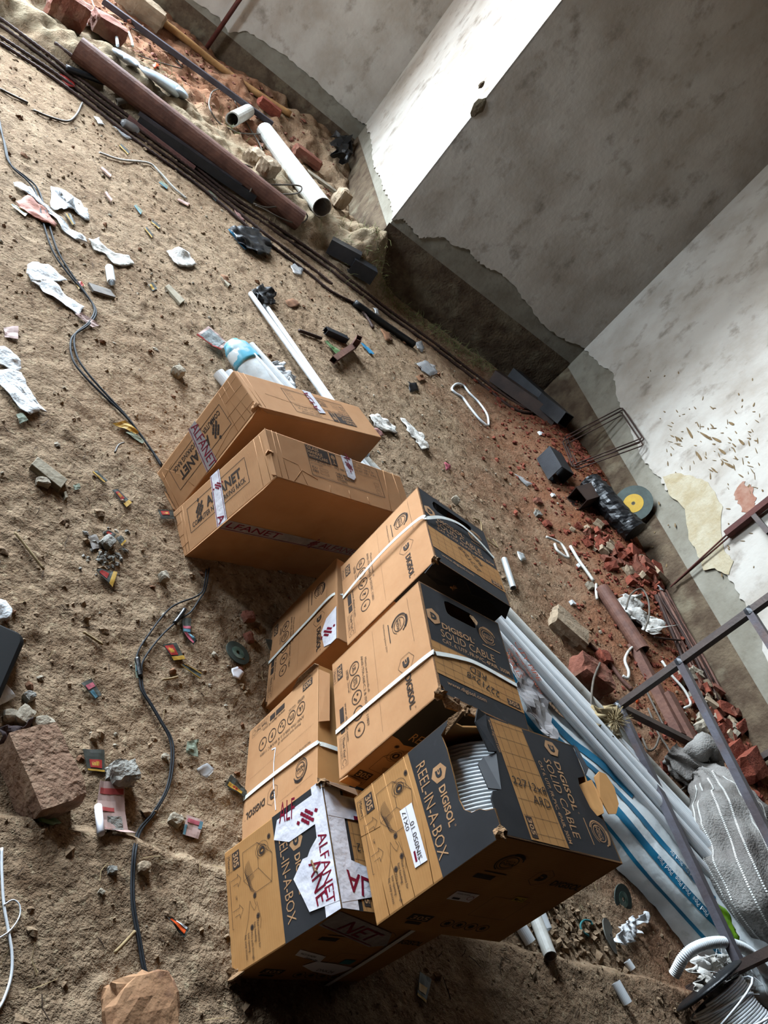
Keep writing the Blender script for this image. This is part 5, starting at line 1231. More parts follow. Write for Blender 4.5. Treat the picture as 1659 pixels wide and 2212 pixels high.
# ------------------------------------------------------------------ sack, green film, corrugated conduit, spool
q = [at(1446, 1628, .05), at(1480, 1652, .07), at(1520, 1678, .09), at(1556, 1722, .14), at(1588, 1790, .17), at(1612, 1860, .18), at(1640, 1930, .17), at(1668, 2000, .12), at(1690, 2040, .08)]
b = blob_tube(q, [.035, .075, .065, .13, .20, .225, .21, .15, .05], .72, .09, 64, 6., 9, 4.)
_rn = len(b.v) // 64
for i_, p_ in enumerate(b.v):
    p_ = Vector(p_); k_ = i_ % 64; r_ = i_ // 64; an = k_ * 2 * math.pi / 64
    v1 = Vector((math.cos(an) * 2.1, math.sin(an) * 2.1, r_ * .055)); v2 = Vector((math.cos(an) * 1.2, math.sin(an) * 1.2, r_ * .16 + 5))
    rd = (1 - abs(noise.noise(v1)) * 2.6) * .030 + (1 - abs(noise.noise(v2)) * 2.4) * .018 + .004 * noise.noise(p_ * 40)
    ctr = Vector((0, 0, 0))
    for j_ in range(0, 64, 16): ctr += Vector(b.v[r_ * 64 + j_]) / 4
    b.v[i_] = tuple(p_ + (p_ - ctr).normalized() * rd)
t = thing('woven_sack', 'tied grey woven sack with white stripes beside the steel stand', 'sack', drop(at(1600, 1850)))
b.build('sack_body', M_SACK, t, smooth=True)
sv = b.v; nn = 64; rings = len(sv) // nn
def _facing(kk):
    r_ = 45; p0 = Vector(sv[r_ * nn + kk]); c0 = sum((Vector(sv[r_ * nn + j]) for j in range(0, nn, 8)), Vector((0, 0, 0))) / 8
    return (p0 - c0).normalized().dot((CAM_P - p0).normalized())
_kc = max(range(nn), key=_facing)
for kk in [(_kc + d_) % nn for d_ in (-9, -7, -2, 1, 5, 8, 12)]:
    s_ = MB(); 
    for i in range(26, rings - 8, 1):
        p0 = Vector(sv[i * nn + kk]); p1 = Vector(sv[(i + 1) * nn + kk]); c0 = (Vector(sv[i * nn + (kk + 32) % nn]) + p0) / 2; o_ = (p0 - c0).normalized() * .003; w_ = (p1 - p0).cross(o_).normalized() * .004
        for f0 in (0.05, .38, .71):
            a_ = p0.lerp(p1, f0); b_ = p0.lerp(p1, f0 + .2); s_.quad(a_ - w_ + o_, b_ - w_ + o_, b_ + w_ + o_, a_ + w_ + o_)
    o = s_.build('white_stripe', M_STITCH, t); o['kind'] = 'stuff'
q = [at(1478, 1642, .10), at(1505, 1622, .17), at(1532, 1612, .20), at(1546, 1640, .15), at(1552, 1668, .13)]
blob_tube(q, [.03, .055, .06, .055, .04], .6, .25, 20, 16., 6, 2.).build('tied_neck', M_SACK, t, smooth=True)
sheet('lime_film', 'bright lime green plastic film beside the printed sleeve', 'film', [(1534, 1940), (1552, 1948), (1575, 1970), (1592, 2000), (1596, 2035), (1580, 2042), (1562, 2028), (1548, 1990)], M_LIME, lift=.20, amp=.03, rounds=3, freq=12)
P = spline([at_z(1456, 2106, .09), at_z(1482, 2062, .17), at_z(1522, 2040, .22), at_z(1566, 2036, .24), at_z(1612, 2052, .23), at_z(1645, 2085, .20), at_z(1680, 2140, .14)], 60)
L = len(P); tag(MB().tube(P, .02, 16, rr=[.0195 + .0018 * math.sin(i * 2 * math.pi / 5) for i in range(L)]).build('corrugated_conduit', M_PVC, smooth=True), 'white corrugated conduit arched over the end of the pipe bundle', 'conduit')
t = tag(sheet_mesh([(1492, 2085), (1512, 2066), (1546, 2056), (1590, 2058), (1620, 2086), (1630, 2128), (1600, 2158), (1566, 2180), (1536, 2162), (1510, 2128)], lift=.11, amp=.06, rounds=3, freq=17, cuts=3).build('frayed_rag', M_GREYCLOTH, smooth=True), 'frayed whitish rag bundle under the corrugated conduit arch', 'rag')
b = MB(); random.seed(3)
for k in range(130):
    x, y = random.uniform(1545, 1630), random.uniform(2045, 2175); c0 = at(x, y, random.uniform(.10, .22)); d = Vector((random.gauss(0, 1), random.gauss(0, 1), random.gauss(0, .6))).normalized(); L_ = random.uniform(.03, .09)
    b.tube([c0, c0 + d * L_ * .5 + Vector((0, 0, .012)), c0 + d * L_], .0009, 3, cap=False)
o = b.build('frayed_fibres', M_WHITECLOTH, t); o['kind'] = 'stuff'
# cable spool at the lower right corner
sc = at(1602, 2222, .17); ax = (UD * .45 + WD * .86 + Vector((0, 0, .12))).normalized()
t = thing('cable_spool', 'black spool wound with white cable at the lower right corner', 'cable spool', drop(sc))
xx = ax.cross(Vector((0, 0, 1))).normalized(); yy = xx.cross(ax)
def fl_(c0, r_, h_, nm, m_):
    b = MB(); pts = [(0, 0), (r_ * .9, 0), (r_, .006), (r_, h_), (r_ * .9, h_ + .004), (r_ * .4, h_ + .010), (0, h_ + .010)]; n = 40; v_ = []
    for rr_, hh in pts: v_ += [c0 + ax * hh + (xx * math.cos(2 * math.pi * k / n) + yy * math.sin(2 * math.pi * k / n)) * rr_ for k in range(n)]
    b.add(v_, [(j * n + k, j * n + (k + 1) % n, (j + 1) * n + (k + 1) % n, (j + 1) * n + k) for j in range(len(pts) - 1) for k in range(n)]); return b.build(nm, m_, t, smooth=True)
fl_(sc - ax * .16, .145, .012, 'flange', M_BLACKPL); fl_(sc + ax * .14, .145, .012, 'flange', M_BLACKPL)
b = MB(); turns = 26; P = []
for i in range(turns * 16 + 1):
    a = 2 * math.pi * i / 16; P.append(sc + ax * (-.12 + .22 * i / (turns * 16)) + (xx * math.cos(a) + yy * math.sin(a)) * (.105 + .006 * math.sin(i * .37)))
b.tube(P, .0042, 6); b.build('wound_cable', MAT_CABLE, t, smooth=True)
P = []
for i in range(4 * 16 + 1):
    a = 2 * math.pi * i / 16; P.append(sc + ax * (-.02 + .09 * math.sin(i * .11)) + (xx * math.cos(a) + yy * math.sin(a)) * (.122 + .016 * math.sin(i * .21)))
MB().tube(P, .0042, 6).build('loose_turns', MAT_CABLE, t, smooth=True)

# ------------------------------------------------------------------ ground near the front carton
pvc_ = lambda lb, a, c0, r_, m_: hollow('white_pipe', lb, 'pipe', a, c0, r_, .003, m_)
pvc_('white pipe stub peeping from under the front cartons', (1118, 1990), (1146, 2036), .020, M_PVC)
pvc_('brown-stained pipe stub with a white end under the front carton', (1150, 1965), (1189, 2066), .022, M_PVCDIRTY)
pvc_('second clean pipe stub beside the stained one under the front carton', (1160, 1960), (1180, 2010), .022, M_PVC)
pvc_('short white pipe offcut lying alone on the front ledge', (1330, 2122), (1356, 2168), .017, M_PVC)
hollow('white_clip', 'small white pipe clip on the ledge edge', 'clip', (1354, 2076), (1366, 2094), .014, .004, M_PVC)
disc('grinding_disc', 'grey-green worn disc lying beside the printed sleeve', 1345, 1943, .058, M_DISC, M_DISCGR, (.25, -.3))
disc('grinding_disc', 'pale grey worn disc beside the white knotted rag', 1318, 2022, .062, mat('pale_disc', (140, 138, 128), (116, 112, 102), scale=16, rough=.8), None, (.3, .1), hole=.12)
disc('grinding_disc', 'green and white cutting disc lying by the lower cartons', 513, 1411, .048, M_DISC, M_DISCGR, (.05, .1))
sheet('knotted_rag', 'white knotted rag on the earth under the printed sleeve', 'rag', [(1330, 2035), (1338, 2005), (1358, 1990), (1370, 1975), (1374, 1985), (1395, 1968), (1408, 1978), (1402, 1992), (1376, 1998), (1388, 2020), (1376, 2015), (1368, 2035), (1345, 2040)], M_WHITECLOTH, lift=.01, amp=.03, rounds=3, freq=22)
rod('green_hook', 'small turquoise plastic ring by the pale worn disc', 'ring', [(1272, 2022), (1258, 2012), (1254, 1998), (1262, 1988), (1275, 1990), (1280, 1998)], .004, MAT_TEAL, lift=.008)
# ------------------------------------------------------------------ litter on the open earth
def quad_item(name, lb, cat, q, base, patches=(), group=None, amp=.002, lift=.009, thick=.0012, bend=0.0):
    """a flat sachet or card: q = four picture corners; patches = (s0, t0, s1, t1, material, part name)"""
    P = [at(*c) for c in q]; n = 6; SEED[0] += 1; sd = SEED[0] * 2.3
    def S(s_, t_, d):
        p = P[0].lerp(P[1], s_).lerp(P[3].lerp(P[2], s_), t_)
        z = gz(p) + lift + amp * (.6 + noise.noise(Vector((s_ * 2.5, t_ * 2.5, sd))) * 1.2) + bend * (t_ - .5) ** 2 * 4 + d
        return Vector((p.x, p.y, z))
    def patch(s0, t0, s1, t1, d, th):
        b = MB(); v = []; f = []; k = n + 1
        for i in range(k):
            for j in range(k): v.append(S(s0 + (s1 - s0) * i / n, t0 + (t1 - t0) * j / n, d))
        m = len(v); v += [x_ - Vector((0, 0, th)) for x_ in v]
        for i in range(n):
            for j in range(n): a = i * k + j; f += [(a, a + k, a + k + 1, a + 1), (m + a, m + a + 1, m + a + k + 1, m + a + k)]
        for i in range(n):
            for a, c in ((i * k, (i + 1) * k), ((i + 1) * k + n, i * k + n)): f.append((a, c, m + c, m + a))
            for a, c in ((i + 1, i), (n * k + i, n * k + i + 1)): f.append((a, c, m + c, m + a))
        return b.add(v, f)
    if not patches:
        return tag(patch(0, 0, 1, 1, 0, thick).build(name, base), lb, cat, group)
    t = thing(name, lb, cat, S(.5, .5, 0), group)
    patch(0, 0, 1, 1, 0, thick).build('foil', base, t)
    for (s0, t0, s1, t1, m_, nm) in patches: patch(s0, t0, s1, t1, .0012, .0006).build(nm, m_, t)
    return t
SG = 'small empty sachets'
YB = (0, .78, 1, 1, M_SACHETY, 'yellow_band'); RP = (.15, .15, .7, .6, M_SACHETR, 'red_print'); YP = (.25, .25, .6, .5, M_SACHETY, 'yellow_print')
def sachet(lb, q, pat, base=M_SACHET, **k): quad_item('sachet', lb, 'sachet', q, base, pat, SG, **k)
sachet('dark sachet with a red print and yellow edge beside the concrete crumbs', [(205, 1236), (212, 1232), (250, 1240), (240, 1272)], [YB, RP])
sachet('dark sachet with yellow end near the front rack carton, farthest up', [(240, 1062), (252, 1060), (282, 1090), (270, 1100)], [YB, RP, YP])
sachet('folded yellow sachet strip lying by the wooden block', [(196, 1024), (206, 1020), (230, 1042), (222, 1047)], [(0, .0, .35, 1, M_SACHETY, 'yellow_band')])
sachet('dark sachet with orange print half under the front rack carton', [(338, 1104), (370, 1106), (374, 1124), (346, 1124)], [RP, YP])
sachet('black and red sachet fragment lying in the crumbs pit', [(222, 1152), (232, 1148), (248, 1158), (238, 1172)], [RP, YP])
sachet('yellow-ended sachet fragment at the edge of the crumbs pit', [(248, 1166), (258, 1160), (270, 1172), (260, 1184)], [YB])
sachet('sachet with big yellow and red print below the looping cable', [(348, 1396), (378, 1392), (396, 1428), (372, 1430)], [(.05, .1, .65, .7, M_SACHETR, 'red_print'), (.15, .2, .5, .55, M_SACHETY, 'yellow_print'), YB])
sachet('narrow dark sachet with brown ends near the green disc', [(386, 1440), (394, 1438), (432, 1458), (428, 1470)], [(0, .0, .12, 1, M_SACHETY, 'yellow_band'), (.88, 0, 1, 1, M_SACHETY, 'yellow_band')])
sachet('red and blue sachet folded in two under the cable, upper half', [(390, 1338), (410, 1340), (408, 1372), (392, 1370)], [(.05, .55, .95, .72, M_SACHETP, 'pink_print'), (.05, .75, .95, .95, M_SACHETB, 'blue_print')])
sachet('crumpled red and blue sachet just below the folded one', [(390, 1368), (406, 1370), (422, 1388), (414, 1398)], [(.05, .1, .5, .9, M_SACHETP, 'pink_print'), (.55, .1, .9, .9, M_SACHETB, 'blue_print')], amp=.004)
sachet('pink and blue sachet lying alone on the bare earth', [(172, 1480), (194, 1470), (216, 1505), (203, 1515)], [(.1, .2, .9, .45, M_SACHETP, 'pink_print'), (.1, .55, .45, .95, M_SACHETB, 'blue_print')])
sachet('blue-grey sachet half under the black cable', [(288, 1432), (297, 1430), (300, 1468), (290, 1468)], [(.1, .3, .9, .6, M_SACHETB, 'blue_print')], base=M_GREENGREY)
sachet('green-black sachet with a red oval print against the brown brick', [(175, 1622), (222, 1624), (222, 1672), (186, 1668)], [(.2, .48, .85, .85, M_SACHETR, 'red_print'), (.3, .56, .7, .76, M_SACHETY, 'yellow_print'), (0, .92, 1, 1, M_SACHETY, 'yellow_band')])
sachet('dark sachet with yellow print and a scrap by the lower carton', [(482, 1700), (495, 1676), (530, 1715), (524, 1726)], [(.1, .1, .45, .8, M_SACHETY, 'yellow_print'), (.15, .2, .4, .6, M_SACHETR, 'red_print')], amp=.004)
sachet('red-striped sachet lying beside a pebble near the ledge', [(400, 1764), (436, 1776), (424, 1816), (390, 1806)], [(.1, .15, .9, .35, M_SACHETP, 'pink_print'), (.0, .5, .15, 1, M_SACHETB, 'blue_print'), (.8, .1, 1, .5, M_SACHETB, 'blue_print')], base=M_PAPER)
sachet('torn orange and black sachet lying on the front ledge', [(355, 1986), (366, 1984), (404, 2010), (394, 2030)], [(.2, .1, .7, .9, M_ORANGE, 'orange_print'), (.8, .3, 1, .9, M_PVC, 'white_edge')], amp=.004)
sachet('black sachet with a tan end lying in the deep shadow of the cartons', [(902, 2102), (928, 2118), (915, 2170), (896, 2152)], [(.05, .45, .8, .75, M_SACHETY, 'yellow_print'), (0, .9, 1, 1, M_SACHETY, 'yellow_band')])
sachet('tiny yellow sachet scrap below the pink cloth', [(20, 446), (26, 444), (58, 464), (52, 472)], [(0, 0, .2, 1, M_SACHETY, 'yellow_band'), (.8, 0, 1, 1, M_SACHETY, 'yellow_band')])
sachet('small yellow and dark sachet under the white torn cloth', [(138, 466), (150, 464), (162, 486), (154, 490)], [(.1, 0, .4, 1, M_SACHETY, 'yellow_band')])
sachet('small red sachet beside the grey tile piece', [(160, 612), (174, 610), (182, 620), (168, 628)], [(.2, .1, .9, .9, M_SACHETR, 'red_print')], base=M_SACHETY)
sachet('dark sachet scrap half under the printed carton of the stack', [(570, 1384), (590, 1386), (594, 1410), (580, 1408)], [(.85, 0, 1, 1, M_SACHETY, 'yellow_band')])
sachet('orange sachet scrap at the far side of the clearing', [(318, 758 - 140), (328, 612), (338, 626), (328, 632)], [(.1, .1, .5, .9, M_SACHETY, 'yellow_band')])
random.seed(12)
for k, (x, y) in enumerate([(265, 325), (392, 440), (350, 402), (318, 505), (225, 375), (455, 425), (332, 488), (230, 428), (295, 455)]):
    w_ = 10 + 5 * random.random(); a = .6 + random.uniform(-.3, .3); dx, dy = math.cos(a) * w_, math.sin(a) * w_
    where = ['nearest the pink strip', 'below the long white strip', 'left of the long white strip', 'below the spread white rag', 'above the spread white rag', 'by the lower rebars', 'beside the small white rag', 'close to the knotted white rag', 'right of the knotted white rag'][k]
    sachet('tiny faded wrapper on the far earth, ' + where, [(x - dx, y - dy), (x - dx + 5, y - dy - 4), (x + dx + 4, y + dy - 3), (x + dx, y + dy + 4)], [(0, 0, .3, 1, (M_SACHETY, M_LEAF, M_SACHETB)[k % 3], 'pale_band')], base=(M_SACHET, M_PAPER, M_GREENGREY)[k % 3])
# paper, cards, tiles, wood
quad_item('brochure', 'folded red and white printed brochure by the concrete lump', 'brochure', [(208, 1695), (258, 1700), (285, 1808), (218, 1800)], M_PAPER, [(.05, .12, .95, .22, M_PAPERRED, 'red_print'), (.05, .45, .6, .52, M_PAPERRED, 'red_print'), (.05, .92, .8, .97, M_PAPERRED, 'red_print'), (.35, .60, .85, .85, M_CONCRETE, 'spilled_ash')], lift=.014, amp=.006, bend=.006)
b = MB(); A_, B_ = at(212, 1742, .02), at(218, 1800, .02); b.tube([A_, A_.lerp(B_, .5), B_], .0095, 14); tag(b.build('rolled_sheet', MAT_WHITE_P, smooth=True), 'pale rolled edge of paper lying beside the brochure', 'paper')
quad_item('paper_scrap', 'pinkish paper scrap near the left edge, folded in the middle', 'paper', [(6, 712), (38, 708), (36, 738), (8, 732)], M_PAPER, amp=.004)
quad_item('tile_piece', 'grey broken tile beside the black cable', 'tile', [(188, 614), (236, 630), (247, 646), (200, 632)], M_TILE, lift=.012, thick=.012, amp=.001)
quad_item('paper_scrap', 'printed paper strip lying under the black cable', 'paper', [(160, 682), (172, 680), (212, 708), (196, 712)], M_PAPER, amp=.008)
quad_item('green_card', 'grey-green card piece near the left white cloth', 'card', [(32, 900), (48, 896), (58, 912), (40, 920)], M_GREENGREY, amp=.004)
quad_item('green_card', 'grey-green card strip beside the black cable above the rack carton', 'card', [(268, 938), (280, 936), (312, 956), (304, 962)], M_GREENGREY, amp=.004)
quad_item('green_card', 'small grey-green card chip near the wooden block', 'card', [(155, 1052), (168, 1048), (172, 1058), (160, 1063)], M_GREENGREY, amp=.002)
quad_item('yellow_strip', 'yellow paper strip beside the card strip near the cable', 'paper', [(240, 920), (266, 914), (298, 938), (290, 942)], M_SACHETY, amp=.008)
quad_item('card_piece', 'grey corrugated card piece on the earth near the middle carton', 'card', [(400, 1606), (424, 1602), (422, 1640), (396, 1630)], M_GREENGREY, amp=.006)
quad_item('printed_paper', 'folded grey printed packet lying by itself behind the rack carton', 'packet', [(418, 732), (445, 712), (488, 750), (470, 765)], M_PAPER, [(.05, .1, .9, .85, mat('grey_packet_print', (176, 182, 180), (120, 124, 124), scale=60, rough=.5), 'grey_print'), (.0, .0, .08, 1, M_SACHETR, 'red_edge')], lift=.02, amp=.012)
quad_item('dark_plate', 'dark flat plate lying in the crumbs pit', 'plate', [(188, 1162), (206, 1156), (216, 1186), (198, 1190)], M_TILE, lift=.006, amp=.003)
def plank(lb, q, h, m_=M_WOOD, name='wood_piece', sub=2):
    P = [at(*c, h) for c in q]; b = MB(); lo = [Vector((p.x, p.y, gz(p) - .005)) for p in P]; b.hexa(lo + P); return tag(b.build(name, m_, bevel=.002), lb, 'wood')
plank('weathered wooden block lying on the bare earth left of the cartons', [(68, 1002), (82, 986), (147, 1036), (132, 1054)], .022)
plank('short flat stick of wood on the far earth above the packet', [(357, 618), (365, 613), (400, 648), (390, 656)], .014)
plank('small wooden chip by the wooden block', [(138, 1062), (143, 1060), (148, 1074), (142, 1076)], .010)
plank('small wood chip near the clear plastic scrap', [(478, 598), (486, 596), (500, 612), (494, 618)], .012)
for lb, x, y, s_, m_ in (('small white stone beside the wooden block', 93, 1042, (.045, .03, .025), M_STONE), ('whitish stone casting a shadow below the rack carton', 354, 1246, (.035, .03, .03), M_STONE), ('small white stone on the earth above the rack carton', 385, 803, (.06, .05, .05), M_STONE), ('grey stone in the middle of the crumbs pit', 233, 1172, (.055, .04, .03), M_CONCRETE), ('pale stone on the earth beside the upper carton', 985, 1080, (.05, .045, .04), M_STONE), ('round pebble by the cable on the front ledge', 311, 1875, (.030, .028, .022), M_BRICKPALE), ('small white cube-like stone on the front ledge', 242, 1880, (.022, .018, .016), M_CONCRETE), ('small stone chip on the front ledge beside the cable', 219, 1927, (.014, .012, .010), M_STONE), ('brown pebble casting a long shadow near the brick', 203, 1592, (.022, .02, .02), M_CLOD), ('small dark pebble on the earth below the pit', 188, 1333, (.02, .018, .018), M_CLOD), ('pebble beside the cable near the tread marks', 357, 1636, (.02, .018, .016), M_STONE), ('pale stone beside the red-striped sachet', 378, 1772, (.035, .03, .024), M_STONE), ('roundish pale stone, first of three by the dark cloth', 22, 1546, (.035, .03, .024), M_STONE), ('larger pale stone, second of three by the dark cloth', 52, 1548, (.05, .04, .034), M_STONE), ('flat pale stone, third of three by the dark cloth', 93, 1562, (.055, .034, .024), M_STONE), ('crumbly grey lump beside the white cloth corner', 62, 1505, (.03, .025, .025), M_CONCRETE), ('brown pebble on the bare earth near the green disc', 410, 1506, (.014, .012, .010), M_CLOD), ('stone in the shadow between rack carton and cable cartons', 537, 1332, (.05, .04, .03), M_BRICK), ('reddish stone in shadow beside the lower rear carton', 538, 1378, (.04, .03, .025), M_BRICK), ('small reddish stone on the white paper scrap by the disc', 518, 1446, (.022, .016, .012), M_BRICK)):
    stone('stone', lb, 'stone', x, y, s_, m_, random.uniform(0, 3), .55, .12, 2)
stone('brick', 'large brown weathered brick at the left edge above the ledge', 'brick', 88, 1672, (.205, .125, .10), M_BRICKBROWN, -.95, .06, .04, 3, tilt=(.0, .0))
stone('concrete_lump', 'grey crumbly concrete lump beside the printed brochure', 'concrete', 262, 1672, (.075, .06, .055), M_CONCRETE, .4, .45, .16, 3)
stone('sandstone', 'orange sandstone boulder at the bottom edge under the cable', 'stone', 305, 2180, (.15, .13, .05), M_SANDSTONE, .3, .5, .12, 3)
sheet('dark_cloth', 'dark purplish cloth crumpled behind the brown brick', 'cloth', [(0, 1572), (18, 1560), (45, 1568), (62, 1556), (72, 1578), (95, 1598), (100, 1606), (70, 1612), (40, 1610), (0, 1620)], M_DARKCLOTH, lift=.01, amp=.04, rounds=3, freq=22)
sheet('green_leaf', 'dull green leaf lying under the brown brick', 'leaf', [(62, 1752), (78, 1748), (110, 1758), (136, 1776), (118, 1780), (84, 1772)], M_GREENLEAF, amp=.008)
sheet('paper_scrap', 'small white paper scrap under a reddish stone by the disc', 'paper', [(500, 1444), (512, 1440), (526, 1454), (518, 1470), (502, 1462)], MAT_WHITE_P, amp=.008)
sheet('clear_scrap', 'clear crumpled plastic scrap on the earth near the middle carton', 'scrap', [(424, 1660), (446, 1648), (462, 1660), (448, 1680), (430, 1670)], M_CLEAR, amp=.012)
# the white rags on the left
RG = 'white torn rags on the earth'
def rag(lb, q, m_=M_WHITECLOTH, amp=.018, freq=9.): sheet('white_rag', lb, 'rag', q, m_, RG, lift=.006, amp=amp, rounds=3, freq=freq)
rag('big spread white rag with handwriting-like creases, upper left', [(111, 400), (140, 410), (176, 432), (188, 452), (196, 476), (182, 474), (160, 452), (148, 448), (118, 455), (110, 448)])
rag('long thin white rag twisted from the pink cloth to the big rag', [(30, 392), (48, 394), (80, 416), (105, 445), (120, 458), (150, 490), (186, 512), (190, 522), (165, 515), (135, 492), (112, 462), (76, 430), (40, 406)])
rag('greyish rag with a knotted hole below the big spread rag', [(192, 516), (214, 512), (222, 528), (248, 545), (280, 550), (292, 570), (272, 574), (248, 570), (228, 545), (206, 538)], M_GREYCLOTH)
rag('small grey-white rag lying alone right of the knotted rag', [(362, 541), (388, 535), (408, 545), (426, 570), (410, 575), (386, 572), (368, 556)], M_GREYCLOTH, .025)
rag('folded white rag above the long frayed strip', [(60, 572), (68, 566), (108, 570), (146, 604), (110, 606), (70, 608), (60, 594)])
rag('long white frayed strip below the folded rag', [(68, 608), (100, 604), (120, 612), (150, 640), (184, 660), (172, 678), (150, 662), (120, 644), (95, 628), (88, 618)])
rag('white rag at the left edge above the widest frayed strip', [(-8, 752), (12, 750), (48, 780), (50, 796), (36, 804), (10, 788), (-8, 780)])
rag('widest white frayed strip at the left edge', [(-8, 800), (20, 798), (46, 804), (60, 830), (80, 862), (104, 890), (90, 884), (66, 896), (40, 880), (10, 842), (-8, 815)])
rag('white frayed corner of cloth poking out above the black object', [(-5, 1290), (14, 1296), (24, 1316), (20, 1336), (-5, 1336)])
rag('white woven corner of cloth poking out below the black object', [(-5, 1470), (16, 1478), (36, 1502), (14, 1518), (-5, 1528)])
rag('crumpled whitish rag beside the corner of the rear rack carton', [(798, 896), (815, 893), (835, 905), (855, 920), (858, 936), (848, 932), (830, 930), (810, 918)], M_GREYCLOTH, .025, 12.)
rag('thin greyish plastic strip on the earth right of the rack cartons', [(868, 900), (878, 902), (900, 925), (918, 940), (930, 972), (912, 968), (898, 945), (880, 925)], M_GREYCLOTH, .03, 12.)
sheet('pink_cloth', 'pink crumpled cloth lying under the black cable', 'cloth', [(34, 435), (60, 420), (82, 430), (106, 455), (124, 478), (118, 488), (92, 480), (68, 462), (44, 448)], M_PINKCLOTH, amp=.022, rounds=3, freq=10)
sheet('dark_tarp', 'crumpled black-blue plastic sheet beside the long rebars', 'sheet', [(500, 490), (520, 486), (545, 488), (566, 500), (588, 530), (582, 548), (556, 545), (530, 530), (510, 508)], M_BLACKPL, lift=.015, amp=.05, rounds=3, freq=11)
quad_item('blue_strip', 'blue plastic strip under the crumpled black sheet', 'strip', [(490, 498), (498, 496), (536, 538), (526, 542)], M_BLUEFILM, amp=.006)
quad_item('blue_strip', 'blue plastic strip behind the rusty bent tube', 'strip', [(776, 742), (786, 746), (806, 768), (796, 766)], M_BLUEFILM, amp=.006)
quad_item('green_wrapper', 'light green wrapper lying by the rusty bent tube', 'wrapper', [(698, 740), (706, 742), (730, 762), (726, 770)], M_GREENLEAF, amp=.012)
section('short_tube', 'short black square tube end on the earth above the rusty bent tube', (703, 714), (748, 734), .022, M_STEEL, t=.004)
t = thing('bent_bracket', 'rusty welded bracket of two short tubes on the earth', 'bracket', at(745, 765))
A_, B_, C2 = at(720, 778, .03), at(764, 748, .03), at(776, 730, .12)
square_tube(MB(), A_, B_, .020, .003).build('tube', M_RUST, t); square_tube(MB(), B_, C2, .020, .003, up=UD).build('tube', M_RUST, t)
rod('rusty_strip', 'thin rusty strip on the earth beside the slim conduits', 'strip', [(646, 714), (670, 722), (694, 731)], .012, M_RUSTDARK, n=5)
hollow('white_pipe', 'very short white pipe offcut lying below the knotted rag', 'pipe', (236, 578), (241, 610), .020, .004, M_PVC)
rod('plastic_band', 'white plastic band curled into a loop on the red earth', 'band', [(1052, 920), (1035, 905), (1015, 880), (1000, 860), (985, 850), (976, 840), (985, 830), (1000, 832), (1015, 850), (1035, 870), (1052, 895), (1056, 918)], .010, M_PVC, n=5)
for lb, q, m_ in (('long thin pale strip lying on the far earth under the rebars', [(215, 330), (260, 345), (320, 352), (345, 372), (375, 405), (404, 430)], M_PVCDIRTY), ('curved brown wire on the far earth at the upper left', [(72, 238), (105, 252), (145, 262), (165, 248), (178, 222)], M_GREYCABLE), ('thin pale wire at the upper left edge', [(0, 192), (25, 205), (60, 222)], M_GREYCABLE), ('pale root-like string on the earth by the upper carton', [(1022, 1118), (1038, 1128), (1042, 1150), (1058, 1170), (1075, 1182), (1065, 1165)], M_STRAW), ('thin wire curled on the earth near the cable', [(248, 978), (256, 962), (268, 956)], M_GREYCABLE), ('thin stick lying on the bare earth near the left edge', [(32, 1150), (60, 1185), (95, 1230)], M_STRAW), ('thin twig on the earth left of the cable loop', [(180, 1365), (200, 1378), (222, 1392)], M_STRAW), ('short brown twig on the earth near the cable', [(352, 1468), (368, 1466), (384, 1462)], M_STRAW), ('wooden stick on the front ledge beside the cable', [(248, 2058), (268, 2038), (292, 2012)], M_STRAW)):
    rod('thin_strand', lb, 'strand', q, .004 if q[0][1] > 900 else .007, m_, n=6, lift=.012)
# white cable at the lower left
rod('white_cable', 'white cable with a loop running along the lower left edge', 'cable', [(4, 1832), (4, 1880), (8, 1950), (18, 2010), (26, 2060), (24, 2110), (8, 2160), (-10, 2190)], .0032, MAT_CABLE, lift=.005)
rod('white_cable', 'thin white strand looping from the white cable at the left edge', 'cable', [(8, 1955), (28, 1944), (42, 1955), (42, 1980), (22, 2010), (-8, 2030)], .0016, MAT_CABLE, lift=.008)
# the pair of black cables
def cable(lb, segs, r_=.0030, off=0.0):
    P = []
    for x, y in segs: P.append(at(x, y, r_ + .006))
    b = MB(); b.tube(spline(P, 6), r_, 7); tag(b.build('black_cable', M_BLACKCABLE, smooth=True), lb, 'cable', 'black power cables')
far = [(-4, 246), (8, 305), (20, 352), (58, 384), (84, 412), (104, 478), (124, 540), (152, 588), (184, 632), (204, 668), (192, 696), (162, 724), (166, 768), (188, 804), (230, 852), (276, 902), (320, 962), (350, 1004)]
cable('black cable crossing the left earth to the rear rack carton, upper strand', far, .0045)
cable('black cable crossing the left earth to the rear rack carton, lower strand', [(x - 3 + 7 * math.sin(i * .9), y + 5) for i, (x, y) in enumerate(far)], .0045)
near = [(306, 1492), (326, 1524), (346, 1558), (366, 1596), (370, 1640), (360, 1702), (330, 1756), (300, 1792), (289, 1832), (284, 1900), (286, 1962), (300, 2042), (311, 2100), (332, 2152), (340, 2230)]
cable('black cable looping wide by the rack carton then running down to the ledge', [(446, 1230), (440, 1270), (425, 1288), (370, 1312), (322, 1370), (297, 1412), (299, 1446), (302, 1470)] + near)
cable('black cable with the inner loop by the rack carton, running down to the ledge', [(452, 1228), (444, 1272), (430, 1296), (412, 1322), (388, 1338), (350, 1372), (312, 1422), (306, 1452)] + [(x + 5, y + 3 * math.sin(i)) for i, (x, y) in enumerate(near)])
rod('cable_joint', 'taped joint in the black cable at the narrow end of the loop', 'cable joint', [(296, 1422), (299, 1440), (303, 1462)], .0085, M_BLACKPL, lift=.010)
rod('cable_joint', 'taped joint in the inner black cable near the shadow', 'cable joint', [(377, 1346), (388, 1332), (399, 1316)], .0075, M_BLACKPL, lift=.010)
